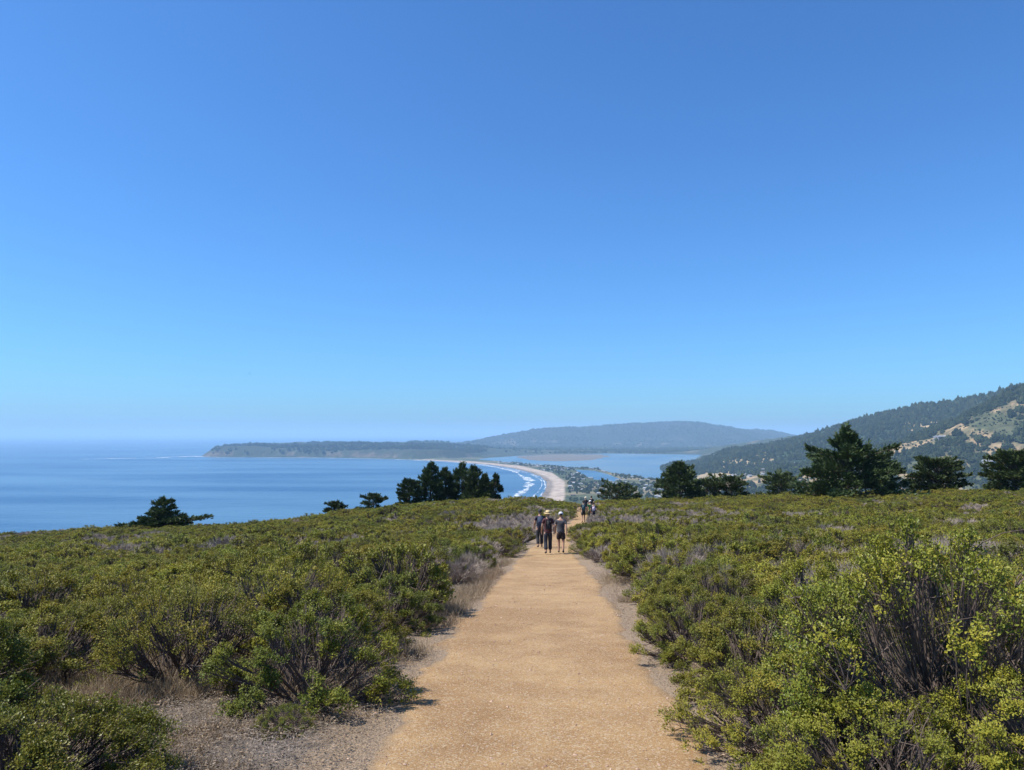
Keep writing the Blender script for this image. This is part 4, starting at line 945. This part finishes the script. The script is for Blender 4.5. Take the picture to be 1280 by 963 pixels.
# ------------------------------------------------------------------ people
SKIN = simple('skin', (.42, .24, .16), .6)
def skinned(name, verts, edges, radii, mat, parent=None, sub=2):
    me = bpy.data.meshes.new(name); me.from_pydata(verts, edges, []); me.materials.append(mat)
    sv = me.skin_vertices or None
    o = link(name, me, parent)
    m_ = o.modifiers.new('skin', 'SKIN'); m_.use_smooth_shade = True
    if not me.skin_vertices: 
        bpy.context.view_layer.objects.active = o
    d_ = me.skin_vertices[0].data
    for i, r_ in enumerate(radii):
        r_ = r_ if isinstance(r_, tuple) else (r_, r_)
        d_[i].radius = r_; d_[i].use_root = (i == 0)
    s_ = o.modifiers.new('sub', 'SUBSURF'); s_.levels = sub; s_.render_levels = sub
    return o
def colmat(name, c, r=.85): return simple(name, c, r, .12, 60)
def person(x, y, label, height=1.75, rz=0, stride=.5, shirt=None, sleeves='short', legs='trousers', legc=(.02, .025, .04), shoe=(.05, .04, .035), hat=None, hatc=(.6, .5, .3), pack=None, packc=(.02, .02, .025), hairc=(.03, .02, .015), armsw=.4, group=None, build=1.0):
    r = empty('person', (x, y, float(G(x, y)) + .035), rz)
    k = height / 1.78
    V = {}; a = stride * .36
    V['pelvis'] = (0, 0, .95); V['waist'] = (0, .01, 1.10); V['chest'] = (0, .0, 1.30); V['nb'] = (0, -.015, 1.46); V['neck'] = (0, .0, 1.535)
    V['jaw'] = (0, .03, 1.60); V['head'] = (0, .02, 1.68); V['top'] = (0, .015, 1.745); V['nose'] = (0, .125, 1.65)
    for s, nm in ((-1, 'L'), (1, 'R')):
        ph = s * a; am = -s * armsw * .5
        V['sh' + nm] = (s * .175, -.01, 1.425); V['el' + nm] = (s * .245, -.05 + am * .35, 1.16); V['wr' + nm] = (s * .255, .0 + am * .9 + .05, .93)
        wx, wy, wz = V['wr' + nm]
        V['pa' + nm] = (wx, wy + .02 + am * .05, wz - .075)
        for f in range(4): V['f%d%s' % (f, nm)] = (wx - s * .008, wy + .045 - f * .022 + am * .05, wz - .125 + .004 * (f in (0, 3)) * 1); V['g%d%s' % (f, nm)] = (wx - s * .03, wy + .05 - f * .022 + am * .05, wz - (.165, .175, .168, .152)[f])
        V['t' + nm] = (wx - s * .03, wy + .055, wz - .06); V['u' + nm] = (wx - s * .035, wy + .075, wz - .10)
        V['hip' + nm] = (s * .095, .0, .90)
        kn_y = .10 + ph * .55 if ph > 0 else .07 + ph * .35
        an_y = ph if ph > 0 else ph * 1.15
        V['kn' + nm] = (s * .10, kn_y * .7, .50); V['an' + nm] = (s * .10, an_y * .75 - .01, .10 if ph >= 0 else .14)
        V['he' + nm] = (s * .10, an_y * .75 - .04, .045 if ph >= 0 else .09); V['to' + nm] = (s * .115, an_y * .75 + .15, .035)
        V['ear' + nm] = (s * .092, .01, 1.665)
    names = list(V); ix = {n_: i for i, n_ in enumerate(names)}
    P = [tuple(c * k for c in V[n_]) for n_ in names]
    Rd = dict(pelvis=(.155, .115), waist=(.135, .10), chest=(.155, .11), nb=(.09, .075), neck=.055, jaw=(.062, .07), head=(.078, .096), top=(.055, .065), nose=.012)
    for nm in 'LR':
        Rd.update({'sh' + nm: .055, 'el' + nm: .048, 'wr' + nm: .032, 'pa' + nm: (.018, .038), 't' + nm: .011, 'u' + nm: .009, 'hip' + nm: .098, 'kn' + nm: .064, 'an' + nm: .044, 'he' + nm: .035, 'to' + nm: .03, 'ear' + nm: .016})
        for f in range(4): Rd['f%d%s' % (f, nm)] = .0095; Rd['g%d%s' % (f, nm)] = .008
    E = [('pelvis', 'waist'), ('waist', 'chest'), ('chest', 'nb'), ('nb', 'neck'), ('neck', 'jaw'), ('jaw', 'head'), ('head', 'top'), ('head', 'nose')]
    for nm in 'LR':
        E += [('nb', 'sh' + nm), ('sh' + nm, 'el' + nm), ('el' + nm, 'wr' + nm), ('wr' + nm, 'pa' + nm), ('pa' + nm, 't' + nm), ('t' + nm, 'u' + nm), ('pelvis', 'hip' + nm), ('hip' + nm, 'kn' + nm), ('kn' + nm, 'an' + nm), ('an' + nm, 'he' + nm), ('an' + nm, 'to' + nm), ('head', 'ear' + nm)]
        for f in range(4): E += [('pa' + nm, 'f%d%s' % (f, nm)), ('f%d%s' % (f, nm), 'g%d%s' % (f, nm))]
    def rad(n_, ex=0):
        v = Rd[n_]; v = v if isinstance(v, tuple) else (v, v); b_ = build if n_ in ('pelvis', 'waist', 'chest') else 1
        return (v[0] * k * b_ + ex, v[1] * k * b_ + ex)
    skinned('body', P, [(ix[a_], ix[b_]) for a_, b_ in E], [rad(n_) for n_ in names], SKIN, r, 2)
    def sub(name, ns, es, ex, mat, extra=None, over=None):
        vv_ = [tuple(c * k for c in (over or {}).get(n_, V[n_])) for n_ in ns]; ii = {n_: i for i, n_ in enumerate(ns)}
        return skinned(name, vv_, [(ii[a_], ii[b_]) for a_, b_ in es], [(extra or {}).get(n_) or rad(n_, ex) for n_ in ns], mat, r, 2)
    lerp = lambda a_, b_, t: tuple(V[a_][i] * (1 - t) + V[b_][i] * t for i in range(3))
    # shirt
    ov = {}
    V['hem'] = (0, 0, .86); Rd['hem'] = (.165, .125)
    ns = ['hem', 'pelvis', 'waist', 'chest', 'nb']; es = [('hem', 'pelvis'), ('pelvis', 'waist'), ('waist', 'chest'), ('chest', 'nb')]
    for nm in 'LR':
        if sleeves == 'short':
            V['sl' + nm] = lerp('sh' + nm, 'el' + nm, .62); Rd['sl' + nm] = .052
            ns += ['sh' + nm, 'sl' + nm]; es += [('nb', 'sh' + nm), ('sh' + nm, 'sl' + nm)]
        else:
            V['sl' + nm] = lerp('el' + nm, 'wr' + nm, .9); Rd['sl' + nm] = .032
            ns += ['sh' + nm, 'el' + nm, 'sl' + nm]; es += [('nb', 'sh' + nm), ('sh' + nm, 'el' + nm), ('el' + nm, 'sl' + nm)]
    sub('shirt', ns, es, .02, colmat('shirt_cloth', shirt))
    # legs
    ns = ['waist', 'pelvis']; es = [('waist', 'pelvis')]; ov['waist'] = (0, .005, 1.0)
    for nm in 'LR':
        if legs == 'shorts':
            V['hm' + nm] = lerp('hip' + nm, 'kn' + nm, .82); Rd['hm' + nm] = .098
            ns += ['hip' + nm, 'hm' + nm]; es += [('pelvis', 'hip' + nm), ('hip' + nm, 'hm' + nm)]
        else:
            V['hm' + nm] = lerp('kn' + nm, 'an' + nm, .9); Rd['hm' + nm] = .066
            ns += ['hip' + nm, 'kn' + nm, 'hm' + nm]; es += [('pelvis', 'hip' + nm), ('hip' + nm, 'kn' + nm), ('kn' + nm, 'hm' + nm)]
    sub('shorts' if legs == 'shorts' else 'trousers', ns, es, .022, colmat('leg_cloth', legc), over=ov)
    sm = colmat('shoe_leather', shoe)
    for nm in 'LR':
        sub('shoe', ['an' + nm, 'he' + nm, 'to' + nm], [('an' + nm, 'he' + nm), ('he' + nm, 'to' + nm)], .010, sm, over={'an' + nm: (V['an' + nm][0], V['an' + nm][1], V['an' + nm][2] - .01), 'to' + nm: (V['to' + nm][0], V['to' + nm][1] + .02, V['to' + nm][2] + .01)})
    def ell(name, c, rads, mat, seg=16, cut=None):
        bm = bmesh.new(); bmesh.ops.create_uvsphere(bm, u_segments=seg, v_segments=10, radius=1)
        for v in bm.verts:
            v.co = Vector((v.co.x * rads[0] + c[0], v.co.y * rads[1] + c[1], v.co.z * rads[2] + c[2])) * k
        if cut is not None: bmesh.ops.delete(bm, geom=[v for v in bm.verts if v.co.z < cut * k], context='VERTS')
        me = bpy.data.meshes.new(name); bm.to_mesh(me); bm.free(); me.materials.append(mat)
        for p_ in me.polygons: p_.use_smooth = True
        return link(name, me, r)
    ell('hair', (0, -.008, 1.70), (.092, .108, .10), colmat('hair', hairc), cut=1.655)
    em = simple('eye', (.02, .015, .01), .3)
    for s in (-1, 1): ell('eye', (s * .034, .104, 1.672), (.012, .008, .008), em, 8)
    ell('mouth', (0, .098, 1.605), (.022, .01, .006), simple('lips', (.3, .12, .1), .5), 8)
    def lathe(name, prof_, c, mat, sq=1.12):
        bm = bmesh.new(); rings = []
        for rr_, zz_ in prof_: rings.append([bm.verts.new(Vector((c[0] + rr_ * math.cos(t), c[1] + rr_ * sq * math.sin(t), c[2] + zz_ + (.012 * math.cos(2 * t) if rr_ > .14 else 0))) * k) for t in [i * 2 * math.pi / 20 for i in range(20)]])
        for a_, b_ in zip(rings[:-1], rings[1:]):
            for i in range(20): bm.faces.new((a_[i], a_[(i + 1) % 20], b_[(i + 1) % 20], b_[i]))
        bm.faces.new(rings[-1])
        me = bpy.data.meshes.new(name); bm.to_mesh(me); bm.free(); me.materials.append(mat)
        for p_ in me.polygons: p_.use_smooth = True
        return link(name, me, r)
    if hat == 'brim':
        h_ = lathe('hat', [(.105, -.012), (.19, -.02), (.192, -.012), (.108, .0), (.10, .05), (.085, .09), (.05, .10), (.02, .092)], (0, .01, 1.725), colmat('straw', hatc))
        lb = lathe('hat_band', [(.108, .0), (.112, .0), (.108, .03), (.104, .03)], (0, .01, 1.727), colmat('band', (.05, .03, .02)))
        lb.parent = h_
    elif hat == 'cap':
        lathe('cap', [(.10, -.03), (.104, .0), (.095, .05), (.07, .085), (.03, .10)], (0, .01, 1.715), colmat('cap_cloth', hatc))
    if pack:
        w_, h_, d_ = pack
        bm = bmesh.new(); bmesh.ops.create_cube(bm, size=1)
        for v in bm.verts: v.co = Vector((v.co.x * w_ * (1 if v.co.z < 0 else .85), v.co.y * d_ * (1 if v.co.z < 0 else .75) - .125 - d_ / 2, v.co.z * h_ + 1.25)) * k
        bmesh.ops.bevel(bm, geom=bm.edges[:] + bm.verts[:], offset=.05, segments=3, affect='EDGES')
        me = bpy.data.meshes.new('backpack'); bm.to_mesh(me); bm.free(); pm_ = colmat('pack_cloth', packc); me.materials.append(pm_)
        for p_ in me.polygons: p_.use_smooth = True
        bp_ = link('backpack', me, r)
        bm = bmesh.new(); bmesh.ops.create_cube(bm, size=1)
        for v in bm.verts: v.co = Vector((v.co.x * w_ * .7, v.co.y * .05 - .13 - d_, v.co.z * h_ * .4 + 1.15)) * k
        bmesh.ops.bevel(bm, geom=bm.edges[:], offset=.018, segments=2, affect='EDGES')
        me = bpy.data.meshes.new('pocket'); bm.to_mesh(me); bm.free(); me.materials.append(pm_); link('pocket', me, bp_)
        P_ = []
        for s in (-1, 1): P_.append([(s * .10, -.14, 1.42), (s * .11, -.02, 1.505), (s * .105, .10, 1.45), (s * .115, .145, 1.30), (s * .14, .06, 1.12), (s * .12, -.13, 1.08)])
        tv, tq = tubes(np.array(P_) * k, np.full((2, 6), .016), 4)
        link('strap', mesh_np('strap', tv, [tq], [pm_]), bp_)
    tag(r, label, 'person', group)
    return r
def pos(u, d): return (u - 640) / F * d, d
x_, y_ = pos(684.5, 31.5); person(x_, y_, 'hiker in maroon shirt, straw hat and black backpack walking down the trail', 1.75, .05, .45, shirt=(.07, .02, .024), legc=(.018, .022, .035), hat='brim', hatc=(.62, .45, .22), pack=(.24, .42, .12), packc=(.015, .015, .018), build=1.08)
x_, y_ = pos(700.5, 31.9); person(x_, y_, 'hiker in grey t-shirt, dark shorts and pale cap beside the straw-hatted hiker', 1.70, -.1, -.4, shirt=(.06, .06, .072), legs='shorts', legc=(.035, .022, .022), hat='cap', hatc=(.55, .55, .58), shoe=(.04, .035, .03), build=1.12)
x_, y_ = pos(674.5, 35.5); person(x_, y_, 'hiker in dark clothes with a navy backpack half hidden at the left trail edge', 1.76, .1, .4, shirt=(.03, .02, .04), legc=(.02, .02, .025), hat='cap', hatc=(.03, .03, .03), pack=(.32, .50, .18), packc=(.03, .045, .08))
x_, y_ = pos(728.5, 62); person(x_, y_, 'far hiker in black shorts with a teal and black backpack, leftmost of the far group', 1.75, 0, .4, shirt=(.02, .025, .03), legs='shorts', legc=(.02, .02, .022), hat='cap', hatc=(.03, .03, .03), pack=(.30, .46, .18), packc=(.02, .06, .08))
x_, y_ = pos(737, 63); person(x_, y_, 'far hiker in green shirt and white cap', 1.72, 0, -.4, shirt=(.02, .10, .035), legc=(.02, .02, .025), hat='cap', hatc=(.75, .73, .7))
x_, y_ = pos(741, 60); person(x_, y_, 'far hiker in dark shirt carrying a pale lilac backpack by the right scrub', 1.62, 0, .3, shirt=(.03, .025, .035), legc=(.03, .025, .03), pack=(.30, .36, .16), packc=(.38, .33, .42))
x_, y_ = pos(731.5, 75); person(x_, y_, 'most distant hiker in black shirt and pale hat', 1.75, 0, .3, shirt=(.02, .022, .03), legc=(.02, .02, .025), hat='brim', hatc=(.6, .55, .42))
x_, y_ = pos(738.5, 76); person(x_, y_, 'most distant bareheaded hiker in black clothes', 1.8, 0, -.3, shirt=(.015, .016, .02), legc=(.02, .02, .025))

# bird
bm = bmesh.new()
prof_b = [(-.5, 0, 0), (-.3, .02, .12), (0, .0, 0), (.3, .02, .12), (.5, 0, 0)]
me = bpy.data.meshes.new('bird')
vs = [(-.62, -.02, .02), (-.32, .07, .13), (-.32, -.07, .12), (-.05, .1, .03), (-.05, -.1, .03), (.05, .1, .03), (.05, -.1, .03), (.32, .07, .13), (.32, -.07, .12), (.62, -.02, .02), (0, .28, 0), (0, -.3, .01), (0, 0, -.07), (.07, -.34, .0), (-.07, -.34, .0)]
fs = [(0, 2, 1), (1, 2, 4, 3), (5, 6, 8, 7), (7, 8, 9), (3, 4, 6, 5), (3, 5, 10), (4, 11, 6), (10, 12, 3), (10, 5, 12), (3, 12, 4), (5, 6, 12), (4, 12, 11), (6, 11, 12), (11, 14, 13)]
me.from_pydata(vs, [], fs); me.materials.append(simple('feathers', (.06, .055, .05), .8))
bo = link('bird', me); bo.location = tuple(at_dist(312, 467, 260)); bo.rotation_euler = (0, .35, 1.0)
sd_ = bo.modifiers.new('thickness', 'SOLIDIFY'); sd_.thickness = .03
tag(bo, 'tiny dark bird gliding in the sky above the sea at left', 'bird')
